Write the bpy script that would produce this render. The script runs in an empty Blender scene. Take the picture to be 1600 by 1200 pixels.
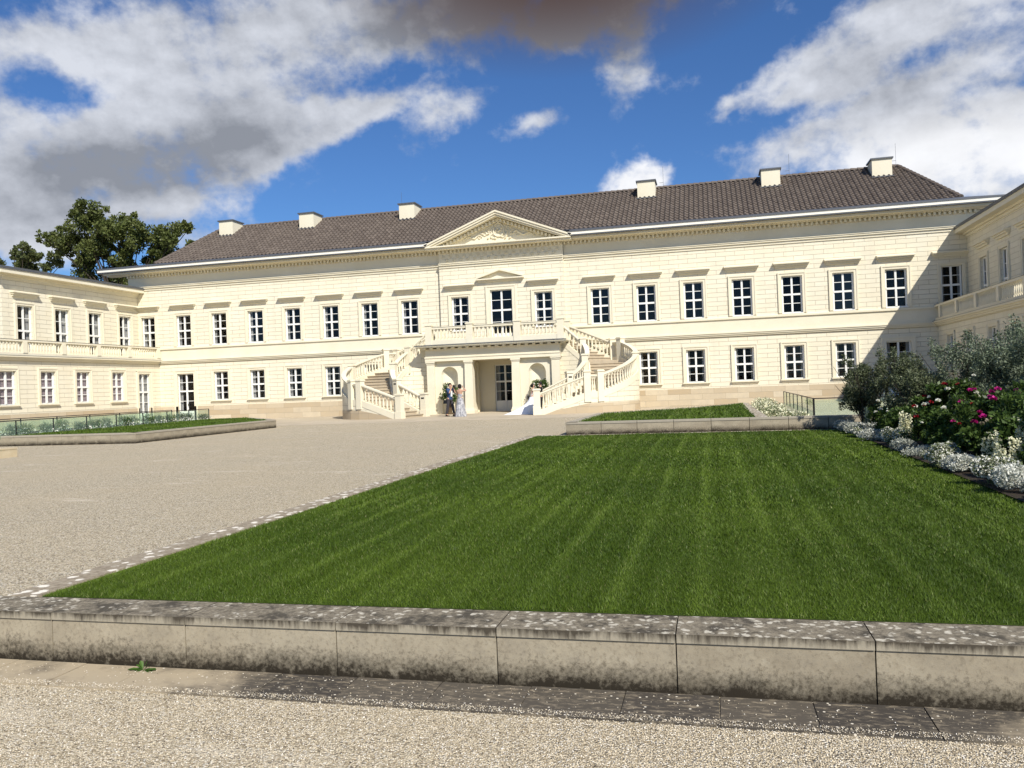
import bpy, bmesh, math, random
import numpy as np
from mathutils import Vector, Matrix
R = math.radians
sc = bpy.context.scene
COL = sc.collection
random.seed(7)

# ------------------------------------------------------------------ camera
cam_d = bpy.data.cameras.new('camera'); cam = bpy.data.objects.new('camera', cam_d); COL.objects.link(cam)
cam_d.sensor_width = 36; cam_d.lens = 28.67; cam_d.clip_start = .05; cam_d.clip_end = 3000
_f = Vector((-.23697, .97151, .00398)); _r = Vector((.97081, .236955, -.037153)); _u = _r.cross(_f)
cam.matrix_world = Matrix(((_r.x, _u.x, -_f.x, 11.737), (_r.y, _u.y, -_f.y, -46.434), (_r.z, _u.z, -_f.z, 1.38), (0, 0, 0, 1)))
sc.camera = cam

# ------------------------------------------------------------------ light
SUN = Vector((.70, -.88, 1.02)).normalized()
EL = math.asin(SUN.z); AZ = math.atan2(SUN.x, SUN.y)
sd = bpy.data.lights.new('sun', 'SUN'); sd.energy = 4.6; sd.angle = R(.5); sd.color = (1, .95, .86)
so = bpy.data.objects.new('sun', sd); COL.objects.link(so); so.rotation_euler = (-SUN).to_track_quat('-Z', 'Y').to_euler()
so.location = (30, -60, 60)
sc.view_settings.view_transform = 'Standard'; sc.view_settings.look = 'None'
sc.view_settings.gamma = 1; sc.view_settings.exposure = .34; sc.view_settings.use_curve_mapping = False

# node helper
class NT:
    def __init__(s, nt): s.nt = nt; nt.nodes.clear()
    def n(s, t, props=None, **inp):
        nd = s.nt.nodes.new(t)
        for k, v in (props or {}).items(): setattr(nd, k, v)
        for k, v in inp.items():
            key = int(k[1:]) if k[0] == 'i' and k[1:].isdigit() else k.replace('_', ' ')
            sk = nd.inputs[key]
            if isinstance(v, bpy.types.NodeSocket): s.nt.links.new(v, sk)
            elif isinstance(v, bpy.types.Node): s.nt.links.new(v.outputs[0], sk)
            else: sk.default_value = v
        return nd
    def m(s, op, a, b=None, c=None, clamp=False):
        kw = {'i0': a}
        if b is not None: kw['i1'] = b
        if c is not None: kw['i2'] = c
        return s.n('ShaderNodeMath', {'operation': op, 'use_clamp': clamp}, **kw).outputs[0]
    def rng(s, v, a, b, c=0., d=1., smooth=False):
        nd = s.n('ShaderNodeMapRange', {'clamp': True}, i0=v, i1=a, i2=b, i3=c, i4=d)
        if smooth: nd.interpolation_type = 'SMOOTHSTEP'
        return nd.outputs[0]
    def mix(s, f, a, b, mode='MIX'):
        nd = s.nt.nodes.new('ShaderNodeMix'); nd.data_type = 'RGBA'; nd.blend_type = mode
        for sk, v in ((nd.inputs[0], f), (nd.inputs[6], a), (nd.inputs[7], b)):
            if isinstance(v, bpy.types.NodeSocket): s.nt.links.new(v, sk)
            elif isinstance(v, (tuple, list)): sk.default_value = (*v[:3], 1)
            else: sk.default_value = v
        return nd.outputs[2]
    def noise(s, vec, scale, detail=4., rough=.55, dist=0.):
        return s.n('ShaderNodeTexNoise', Vector=vec, Scale=scale, Detail=detail, Roughness=rough, Distortion=dist).outputs[0]

# ------------------------------------------------------------------ sky with clouds (world, by direction)
COV = [(-34.46,19.93,13.57,6.24,10,1.1),(-40.25,15.67,11.8,5.1,5,1.0),(-33.42,16.18,10.62,4.54,15,1),(-27.25,23.9,15.7,4.0,0,.85),(-14.55,25.2,14.34,3.9,0,1.0),(-6.92,25.4,13.,3.9,0,.9),(-43.2,21.38,7.08,3.4,0,.9),(-41.8,11.76,14.75,3.4,0,.9),(-44.25,9.72,7.67,2.84,0,.8),(-26.32,17.89,7.08,1.9,20,.75),(-21.92,19.0,7.,1.6,15,.72),(-17.96,18.38,5.2,1.5,25,.85),(-12.12,18.02,4.5,1.3,15,.75),(-5.09,20.58,2.3,4.2,-25,.85),(-4.4,13.7,2.83,1.93,0,1.5),(8.07,19.55,10.03,2.84,35,.85),(14.08,20.6,15.34,4.25,20,1.0),(2.35,18.25,3.83,1.02,30,.75),(15.69,17.08,11.8,3.97,10,.8),(5.2,17.0,5.5,1.3,12,-.9),(7.89,15.19,8.26,1.7,15,.85),(14.85,13.19,11.21,3.4,0,1.3),(18.52,12.2,7.67,3.97,0,1.3),(9.74,13.1,3.54,1.47,0,1.0),(-42.27,18.55,3.24,2.27,0,-1.0),(12.56,18.58,5.31,1.42,20,-.6),(60,20,25,9,0,1),(110,25,30,12,0,1),(180,30,40,12,0,.9),(-100,20,30,10,0,1)]
DRK = [(-37.34,14.95,12.98,2.84,10,1.1),(-33.39,16.96,14.16,3.4,15,.8),(-20.85,23.65,14.16,3.97,0,.7),(-10.47,24.95,15.34,6.24,0,1.6),(-3.82,24.46,10.62,3.97,0,1.0),(-43.54,11.08,8.26,2.27,0,.8),(15.62,15.1,10.03,2.27,0,.5),(13.63,18.2,8.85,2.27,20,.5),(-40.31,14.15,8.85,1.98,0,.4)]
world = bpy.data.worlds.new('World'); sc.world = world; world.use_nodes = True
def build_world():
    t = NT(world.node_tree)
    tc = t.n('ShaderNodeTexCoord')
    sky = t.n('ShaderNodeTexSky', {'sky_type': 'NISHITA', 'sun_disc': False, 'sun_elevation': EL, 'sun_rotation': AZ, 'altitude': 60., 'air_density': 1.0, 'dust_density': .4, 'ozone_density': 2.5})
    d = t.n('ShaderNodeVectorMath', {'operation': 'NORMALIZE'}, i0=tc.outputs['Generated']).outputs[0]
    x = t.n('ShaderNodeSeparateXYZ', Vector=d)
    az = t.m('MULTIPLY', t.m('ARCTAN2', x.outputs[0], x.outputs[1]), 57.2958)
    el = t.m('MULTIPLY', t.m('ARCSINE', x.outputs[2]), 57.2958)
    uv = t.n('ShaderNodeCombineXYZ', X=az, Y=el).outputs[0]
    # warp a little so that the cloud masses have uneven outlines
    w1 = t.n('ShaderNodeTexNoise', Vector=uv, Scale=.16, Detail=5., Roughness=.6)
    w = t.n('ShaderNodeVectorMath', {'operation': 'MULTIPLY_ADD'}, i0=w1.outputs[1], i1=(5., 3., 0), i2=uv).outputs[0]
    w = t.n('ShaderNodeVectorMath', {'operation': 'SUBTRACT'}, i0=w, i1=(2.5, 1.5, 0)).outputs[0]
    def blobs(L, vec):
        acc = None
        for a, b, ra, rb, ang, wt in L:
            mp = t.n('ShaderNodeMapping', {'vector_type': 'TEXTURE'}, Vector=vec, Location=(a, b, 0), Rotation=(0, 0, R(ang)), Scale=(ra, rb, 1.))
            g = t.n('ShaderNodeTexGradient', {'gradient_type': 'SPHERICAL'}, Vector=mp.outputs[0]).outputs[1]
            acc = t.m('MULTIPLY', g, wt) if acc is None else t.m('MULTIPLY_ADD', g, wt, acc)
        return acc
    cov = t.m('MINIMUM', blobs(COV, w), 1.)
    st = t.n('ShaderNodeMapping', Vector=uv, Rotation=(0, 0, R(-12)), Scale=(.88, 1.2, 1.)).outputs[0]
    n1 = t.noise(st, .24, 9., .58, 0.)
    st2 = t.n('ShaderNodeVectorMath', {'operation': 'ADD'}, i0=st, i1=(-.55, -.9, 0)).outputs[0]
    n2 = t.noise(st2, .24, 9., .58, 0.)
    nb = t.noise(uv, .5, 7., .55, 0.); bill = t.m('SUBTRACT', 1., t.m('ABSOLUTE', t.m('MULTIPLY_ADD', nb, 4., -2.)))
    dens = t.m('ADD', cov, t.m('MULTIPLY_ADD', t.m('SUBTRACT', n1, .5), 2.0, t.m('MULTIPLY', t.m('SUBTRACT', bill, .55), .28)))
    a = t.rng(dens, .22, 1.05, 0., 1., True)
    dark = t.m('MINIMUM', blobs(DRK, w), 1.4)
    lit = t.m('SUBTRACT', n1, n2)                       # denser towards the sun = lit edge
    ns = t.noise(uv, .13, 6., .55, 0.)
    sh = t.m('ADD', t.m('MULTIPLY', dark, .62), t.m('MULTIPLY_ADD', lit, -1.5, .24))
    sh = t.m('ADD', sh, t.m('MULTIPLY', t.m('SUBTRACT', ns, .5), 1.6), clamp=True)
    cl = t.mix(sh, (6.3, 6.6, 7.3), (2.5, 2.7, 3.15))
    # brown patch added to the sky, standing for a lens obstruction, not cloud
    smudge = blobs([(-9., 28.5, 19, 8.0, 0, 1.25)], uv)
    cl = t.mix(t.m('MINIMUM', smudge, 1.), cl, (.62, .42, .36))
    cu = blobs([(-4.4, 13.7, 4.5, 3.5, 0, 2.), (15.5, 12.5, 12, 4.2, 0, 1.6)], uv)
    cl = t.mix(t.m('MULTIPLY', t.m('MINIMUM', cu, 1.), .6), cl, (10.6, 10.6, 10.7))
    skyc = t.mix(1., sky.outputs[0], SKYTINT, 'MULTIPLY')
    fin = t.mix(a, skyc, cl)
    fin = t.mix(t.m('MULTIPLY', t.m('MINIMUM', smudge, 1.), .8), fin, (.9, .55, .50))
    # keep the lower half of the sphere plain
    bg = t.n('ShaderNodeBackground', Color=fin, Strength=.088)
    out = t.n('ShaderNodeOutputWorld', Surface=bg.outputs[0])
SKYTINT = (.42, .66, .98)
build_world()
world.cycles.sampling_method = 'MANUAL'; world.cycles.sample_map_resolution = 512

# ------------------------------------------------------------------ materials
MATS = {}
def mat(name, color, rough=.8, fn=None, spec=.3, metal=0.):
    if name in MATS: return MATS[name]
    m = bpy.data.materials.new(name); m.use_nodes = True; t = NT(m.node_tree)
    b = t.n('ShaderNodeBsdfPrincipled', Base_Color=(*color, 1), Roughness=rough, Metallic=metal)
    b.inputs['Specular IOR Level'].default_value = spec
    t.n('ShaderNodeOutputMaterial', Surface=b.outputs[0])
    if fn: fn(t, b)
    MATS[name] = m; return m
def lk(t, o, b, name='Base Color'): t.nt.links.new(o, b.inputs[name])
def bump(t, b, h, strength=.3, dist=.02):
    n = t.n('ShaderNodeBump', Strength=strength, Distance=dist, Height=h); lk(t, n.outputs[0], b, 'Normal')
def objc(t): return t.n('ShaderNodeTexCoord').outputs['Object']
CREAM = (.76, .70, .54)
def f_plaster(t, b):
    o = objc(t); n = t.noise(o, .7, 5); n2 = t.noise(o, 14, 4)
    c = t.mix(t.rng(n, .35, .7), (.72, .66, .50), (.78, .725, .57))
    c = t.mix(t.rng(n2, .4, .75, 0, .25), c, (.70, .60, .42)); lk(t, c, b); bump(t, b, n2, .12, .004)
def f_ashlar(t, b):
    tc = t.n('ShaderNodeTexCoord'); uv = tc.outputs['UV']; o = tc.outputs['Object']
    br = t.n('ShaderNodeTexBrick', Vector=uv, Color1=(.735, .682, .535, 1), Color2=(.78, .73, .585, 1), Mortar=(.47, .42, .315, 1), Scale=1., Mortar_Size=.0095, Mortar_Smooth=.35, Bias=0., Brick_Width=1.02, Row_Height=.247)
    n = t.noise(o, .6, 5); n2 = t.noise(uv, 3., 6, .7)
    c = t.mix(t.rng(n, .3, .75, 0, .35), br.outputs[0], (.74, .64, .44))
    c = t.mix(t.rng(n2, .5, .8, 0, .25), c, (.68, .61, .46)); sk = t.noise(t.n('ShaderNodeMapping', Vector=uv, Scale=(1.6, .13, 1)).outputs[0], 1.4, 6, .7); c = t.mix(t.rng(sk, .52, .75, 0, .3), c, (.56, .50, .38)); lk(t, c, b)
    h = t.m('SUBTRACT', 1., br.outputs[1]); bump(t, b, h, .8, .03)
def f_plinth(t, b):
    tc = t.n('ShaderNodeTexCoord'); uv = tc.outputs['UV']
    br = t.n('ShaderNodeTexBrick', Vector=uv, Color1=(.46, .36, .23, 1), Color2=(.62, .54, .40, 1), Mortar=(.30, .24, .17, 1), Scale=1., Mortar_Size=.006, Mortar_Smooth=.2, Bias=0., Brick_Width=1.25, Row_Height=.315)
    n = t.noise(uv, 2.5, 6, .65)
    c = t.mix(t.rng(n, .35, .75, 0, .5), br.outputs[0], (.42, .36, .27)); lk(t, c, b)
    bump(t, b, t.m('SUBTRACT', 1., br.outputs[1]), .5, .02)
def f_tile(t, b):
    g = t.n('ShaderNodeNewGeometry'); o = objc(t); n = t.noise(o, .35, 4); n2 = t.noise(o, 3.2, 5, .7)
    c = t.mix(g.outputs['Random Per Island'], (.105, .082, .066), (.155, .125, .101))
    c = t.mix(t.rng(n, .4, .7, 0, .6), c, (.115,.092,.074)); c = t.mix(t.rng(n2, .55, .75, 0, .6), c, (.065, .056, .048)); lk(t, c, b)
def f_gravel(t, b):
    o = objc(t)
    v = t.n('ShaderNodeTexVoronoi', Vector=o, Scale=88., Randomness=1.)
    v2 = t.n('ShaderNodeTexVoronoi', Vector=o, Scale=27., Randomness=1.)
    s = t.n('ShaderNodeSeparateColor', Color=v.outputs['Color']).outputs
    c = t.mix(s[0], (.31, .245, .150), (.85, .735, .525))
    c = t.mix(t.rng(s[1], .82, .95), c, (.80, .74, .62)); c = t.mix(t.rng(s[2], .93, .97), c, (.06, .055, .05))
    d = v.outputs['Distance']; c = t.mix(t.rng(d, .42, .72, 0, .6), c, (.15, .12, .085))
    n = t.noise(o, .35, 7, .62); n3 = t.noise(t.n('ShaderNodeMapping', Vector=o, Scale=(.5, 1.6, 1)).outputs[0], .9, 6, .7)
    c = t.mix(t.rng(n, .42, .68, 0, .35), c, (.52, .425, .28)); c = t.mix(t.rng(n3, .58, .72, 0, .6), c, (.78, .70, .56))
    lk(t, c, b)
    h = t.m('ADD', t.m('MULTIPLY', d, -1.), t.m('MULTIPLY', v2.outputs['Distance'], -.5)); bump(t, b, h, .75, .016)
def f_lawn(t, b):
    o = objc(t); x = t.n('ShaderNodeSeparateXYZ', Vector=o).outputs[0]
    n = t.noise(o, 1.1, 6, .65); n2 = t.noise(o, 60., 3, .7)
    st = t.m('SINE', t.m('MULTIPLY', x, 23.3))
    c = t.mix(t.rng(n, .3, .7), (.036, .060, .005), (.066, .100, .012))
    c = t.mix(t.rng(st, -.6, .6, 0, .25), c, (.085, .125, .020)); c = t.mix(t.rng(n2, .45, .75, 0, .6), c, (.016, .034, .004)); lk(t, c, b)
    bump(t, b, n2, .7, .03)
def f_grass(t, b):
    a = t.n('ShaderNodeAttribute', {'attribute_name': 'tint'}); s = t.n('ShaderNodeSeparateColor', Color=a.outputs[0]).outputs
    c = t.mix(s[0], (.032, .064, .003), (.105, .160, .014)); c = t.mix(s[1], c, (.30, .30, .12)); lk(t, c, b)
def leafmat(name, a, b_, alt=None, rough=.5, transl=.25):
    def fn(t, b):
        g = t.n('ShaderNodeNewGeometry'); o = objc(t); n = t.noise(o, .9 if 'tree' in name else 5., 3)
        c = t.mix(g.outputs['Random Per Island'], a, b_)
        if alt: c = t.mix(t.rng(n, .45, .65, 0, .7), c, alt)
        lk(t, c, b)
        tr = t.n('ShaderNodeBsdfTranslucent', Color=c); mx = t.n('ShaderNodeMixShader', Fac=transl, i1=b.outputs[0], i2=tr.outputs[0])
        out = [q for q in t.nt.nodes if q.type == 'OUTPUT_MATERIAL'][0]; t.nt.links.new(mx.outputs[0], out.inputs[0])
    return mat(name, a, rough, fn, .3)
def f_slab(t, b):                                  # vertical face of the low stone walls, dirt creeping up from the foot
    tc = t.n('ShaderNodeTexCoord'); o = tc.outputs['Object']; z = t.n('ShaderNodeSeparateXYZ', Vector=o).outputs[2]
    oi = t.n('ShaderNodeObjectInfo').outputs['Random']
    off = t.n('ShaderNodeVectorMath', {'operation': 'ADD'}, i0=o, i1=t.n('ShaderNodeCombineXYZ', X=t.m('MULTIPLY', oi, 40.)).outputs[0]).outputs[0]
    n = t.noise(off, 2.2, 7, .65); nf = t.noise(off, 38., 6, .8); nm = t.noise(off, 7., 6, .7)
    c = t.mix(t.rng(n, .3, .7), (.25, .21, .148), (.42, .365, .265)); c = t.mix(t.m('MULTIPLY', oi, .35), c, (.40, .345, .25))
    c = t.mix(t.rng(nf, .5, .68, 0, .6), c, (.13, .105, .07)); c = t.mix(t.rng(nm, .5, .72, 0, .45), c, (.21, .185, .145)); c = t.mix(t.rng(nm, .28, .42, .5, 0.), c, (.46, .41, .31))
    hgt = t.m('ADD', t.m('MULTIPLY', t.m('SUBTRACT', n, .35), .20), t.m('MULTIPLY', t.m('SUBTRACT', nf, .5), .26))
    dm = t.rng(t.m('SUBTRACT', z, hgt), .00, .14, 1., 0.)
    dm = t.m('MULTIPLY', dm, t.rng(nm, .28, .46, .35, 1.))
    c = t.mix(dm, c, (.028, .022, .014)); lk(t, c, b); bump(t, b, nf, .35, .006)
def f_coping(t, b):
    o = t.n('ShaderNodeTexCoord').outputs['Object']; oi = t.n('ShaderNodeObjectInfo').outputs['Random']
    off = t.n('ShaderNodeVectorMath', {'operation': 'ADD'}, i0=o, i1=t.n('ShaderNodeCombineXYZ', X=t.m('MULTIPLY', oi, 60.)).outputs[0]).outputs[0]
    n = t.noise(off, 5., 7, .7); nf = t.noise(off, 30., 6, .75)
    c = t.mix(t.rng(nf, .35, .65), (.10, .084, .06), (.31, .265, .19)); c = t.mix(t.rng(n, .5, .6, 0, .8), c, (.05, .043, .032))
    v = t.n('ShaderNodeTexVoronoi', Vector=t.n('ShaderNodeVectorMath', {'operation': 'MULTIPLY_ADD'}, i0=t.n('ShaderNodeTexNoise', Vector=off, Scale=18., Detail=5.).outputs[1], i1=(.09,.09,.09), i2=off).outputs[0], Scale=17.).outputs['Distance']
    lv = t.m('ADD', v, t.m('MULTIPLY', t.m('SUBTRACT', nf, .5), 1.3)); n4 = t.noise(off, 3.3, 3)
    lic = t.m('MULTIPLY', t.rng(lv, .24, .36, 1., 0.), t.rng(t.m('ADD', n4, t.m('MULTIPLY', oi, .3)), .52, .62))
    c = t.mix(t.m('MULTIPLY', lic, t.rng(nf, .3, .6, .55, 1.)), c, (.60, .55, .44))
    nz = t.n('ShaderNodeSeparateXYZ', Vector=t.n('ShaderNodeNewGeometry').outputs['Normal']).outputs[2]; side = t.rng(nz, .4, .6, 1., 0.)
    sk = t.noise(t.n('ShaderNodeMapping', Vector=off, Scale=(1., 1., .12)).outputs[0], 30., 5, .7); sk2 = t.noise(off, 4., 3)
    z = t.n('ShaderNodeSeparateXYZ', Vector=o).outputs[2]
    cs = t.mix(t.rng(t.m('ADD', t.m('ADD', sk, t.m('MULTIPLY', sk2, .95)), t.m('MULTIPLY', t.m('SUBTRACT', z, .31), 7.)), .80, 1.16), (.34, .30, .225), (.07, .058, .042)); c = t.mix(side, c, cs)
    lk(t, c, b); bump(t, b, nf, .4, .008)
def f_kerb(t, b):
    o = t.n('ShaderNodeTexCoord').outputs['Object']; g = t.n('ShaderNodeNewGeometry')
    n = t.noise(o, 2., 6, .7); nf = t.noise(t.n('ShaderNodeMapping', Vector=o, Scale=(.5, 1.4, 1)).outputs[0], 26., 6, .75)
    n5 = t.noise(o, .8, 2)
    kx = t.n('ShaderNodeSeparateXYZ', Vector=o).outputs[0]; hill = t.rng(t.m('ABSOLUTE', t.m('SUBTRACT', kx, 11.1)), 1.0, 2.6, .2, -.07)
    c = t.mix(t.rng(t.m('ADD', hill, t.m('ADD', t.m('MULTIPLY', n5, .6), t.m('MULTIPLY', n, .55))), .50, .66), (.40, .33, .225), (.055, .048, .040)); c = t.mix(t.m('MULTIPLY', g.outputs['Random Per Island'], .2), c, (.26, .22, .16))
    c = t.mix(t.rng(nf, .5, .7, 0, .7), c, (.40, .33, .23))
    v = t.n('ShaderNodeTexVoronoi', Vector=o, Scale=26.).outputs; vs = t.n('ShaderNodeSeparateColor', Color=v['Color']).outputs[0]
    sp = t.m('MULTIPLY', t.rng(v['Distance'], .14, .2, 1, 0), t.rng(vs, .72, .76)); c = t.mix(sp, c, (.72, .66, .54)); lk(t, c, b); bump(t, b, nf, .3, .006)
def f_pave(t, b):
    o = objc(t); br = t.n('ShaderNodeTexBrick', Vector=o, Color1=(.44, .37, .27, 1), Color2=(.54, .46, .34, 1), Mortar=(.30, .25, .18, 1), Scale=1., Mortar_Size=.008, Brick_Width=1.1, Row_Height=.7)
    n = t.noise(t.n('ShaderNodeMapping', Vector=o, Scale=(.3, 1.2, 1)).outputs[0], 1.1, 6, .7); c = t.mix(t.rng(n, .45, .7, 0, .6), br.outputs[0], (.36, .30, .21)); lk(t, c, b)
def f_edge(t, b):                                  # lichened stone edging beside the lawn
    o = objc(t); nf = t.noise(o, 22., 6, .75); n = t.noise(o, 2.5, 4)
    c = t.mix(t.rng(nf, .35, .65), (.20, .16, .11), (.40, .34, .25)); v = t.n('ShaderNodeTexVoronoi', Vector=o, Scale=9.).outputs['Distance']
    lv = t.m('ADD', v, t.m('MULTIPLY', t.m('SUBTRACT', nf, .5), .9)); c = t.mix(t.m('MULTIPLY', t.rng(lv, .30, .38, 1, 0), t.rng(n, .36, .46)), c, (.80, .74, .62)); lk(t, c, b)
def f_glass(t, b):
    fr = t.n('ShaderNodeFresnel', IOR=1.5); tr = t.n('ShaderNodeBsdfTransparent', Color=(.80, .81, .82, 1)); oi = t.n('ShaderNodeObjectInfo').outputs['Random']; off = t.n('ShaderNodeVectorMath', {'operation': 'ADD'}, i0=objc(t), i1=t.n('ShaderNodeCombineXYZ', X=t.m('MULTIPLY', oi, 30.)).outputs[0]).outputs[0]; bp = t.n('ShaderNodeBump', Strength=.5, Distance=.02, Height=t.noise(off, 2.2, 2)); gl = t.n('ShaderNodeBsdfGlossy', Color=t.mix(oi, (.35,.35,.36), (1., .98, .95)), Roughness=.03, Normal=bp.outputs[0])
    ff = t.m('SUBTRACT', 1., t.n('ShaderNodeNewGeometry').outputs['Backfacing']); mx = t.n('ShaderNodeMixShader', Fac=t.m('MULTIPLY', fr.outputs[0], ff), i1=tr.outputs[0], i2=gl.outputs[0])
    out = [q for q in t.nt.nodes if q.type == 'OUTPUT_MATERIAL'][0]; t.nt.links.new(mx.outputs[0], out.inputs[0])
def f_rail(t, b):
    fr = t.n('ShaderNodeFresnel', IOR=1.5); tr = t.n('ShaderNodeBsdfTransparent', Color=(.90, .97, .92, 1)); gl = t.n('ShaderNodeBsdfGlossy', Color=(.9, 1, .95, 1), Roughness=.03)
    df = t.n('ShaderNodeBsdfDiffuse', Color=(.62, .76, .64, 1)); m0 = t.n('ShaderNodeMixShader', Fac=.08, i1=tr.outputs[0], i2=df.outputs[0])
    ff = t.m('SUBTRACT', 1., t.n('ShaderNodeNewGeometry').outputs['Backfacing']); mx = t.n('ShaderNodeMixShader', Fac=t.m('MULTIPLY', fr.outputs[0], ff), i1=m0.outputs[0], i2=gl.outputs[0])
    out = [q for q in t.nt.nodes if q.type == 'OUTPUT_MATERIAL'][0]; t.nt.links.new(mx.outputs[0], out.inputs[0])
M_pl = mat('cream_render', CREAM, .85, f_plaster); M_as = mat('cream_ashlar', CREAM, .85, f_ashlar); M_pt = mat('sandstone_plinth', (.5, .42, .3), .85, f_plinth)
M_st = mat('cream_stone_trim', (.78, .725, .57), .8, f_plaster); M_tile = mat('roof_tile', (.2, .15, .12), .75, f_tile, .35)
M_wh = mat('white_paint', (.80, .80, .76), .45); M_gl = mat('window_glass', (0, 0, 0), .1, f_glass); M_rm = mat('dark_room', (.012, .011, .012), .9)
M_cu = mat('white_curtain', (.62, .60, .56), .9); M_bm = mat('mauve_blind', (.60, .47, .48), .9); M_bg = mat('grey_blind', (.42, .40, .36), .9)
M_zn = mat('zinc', (.115, .12, .13), .45, None, .5, .3); M_fas = mat('white_gutter', (.84, .80, .69), .6)
M_gr = mat('gravel', (.4, .33, .24), .95, f_gravel, .15); M_lawn = mat('lawn', (.04, .09, .015), .9, f_lawn, .1); M_grass = mat('grass_blades', (.05, .12, .02), .55, f_grass, .25)
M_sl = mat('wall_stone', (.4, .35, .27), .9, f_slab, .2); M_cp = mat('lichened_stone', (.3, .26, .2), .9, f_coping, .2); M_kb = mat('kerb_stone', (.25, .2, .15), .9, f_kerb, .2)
M_pv = mat('pavement', (.5, .42, .3), .9, f_pave, .2); M_ed = mat('stone_edging', (.35, .3, .2), .9, f_edge, .2); M_rail = mat('rail_glass', (0, 0, 0), .1, f_rail)
M_soil = mat('soil', (.035, .025, .017), .95, lambda t, b: bump(t, b, t.noise(objc(t), 25, 5), .8, .03)); M_dk = mat('black_metal', (.015, .015, .017), .4)
M_step = mat('stair_stone', (.56, .46, .31), .85, lambda t, b: lk(t, t.mix(t.noise(objc(t), 4, 5), (.34, .275, .19), (.52, .44, .32)), b)); M_bark = mat('bark', (.05, .04, .03), .9)

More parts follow.
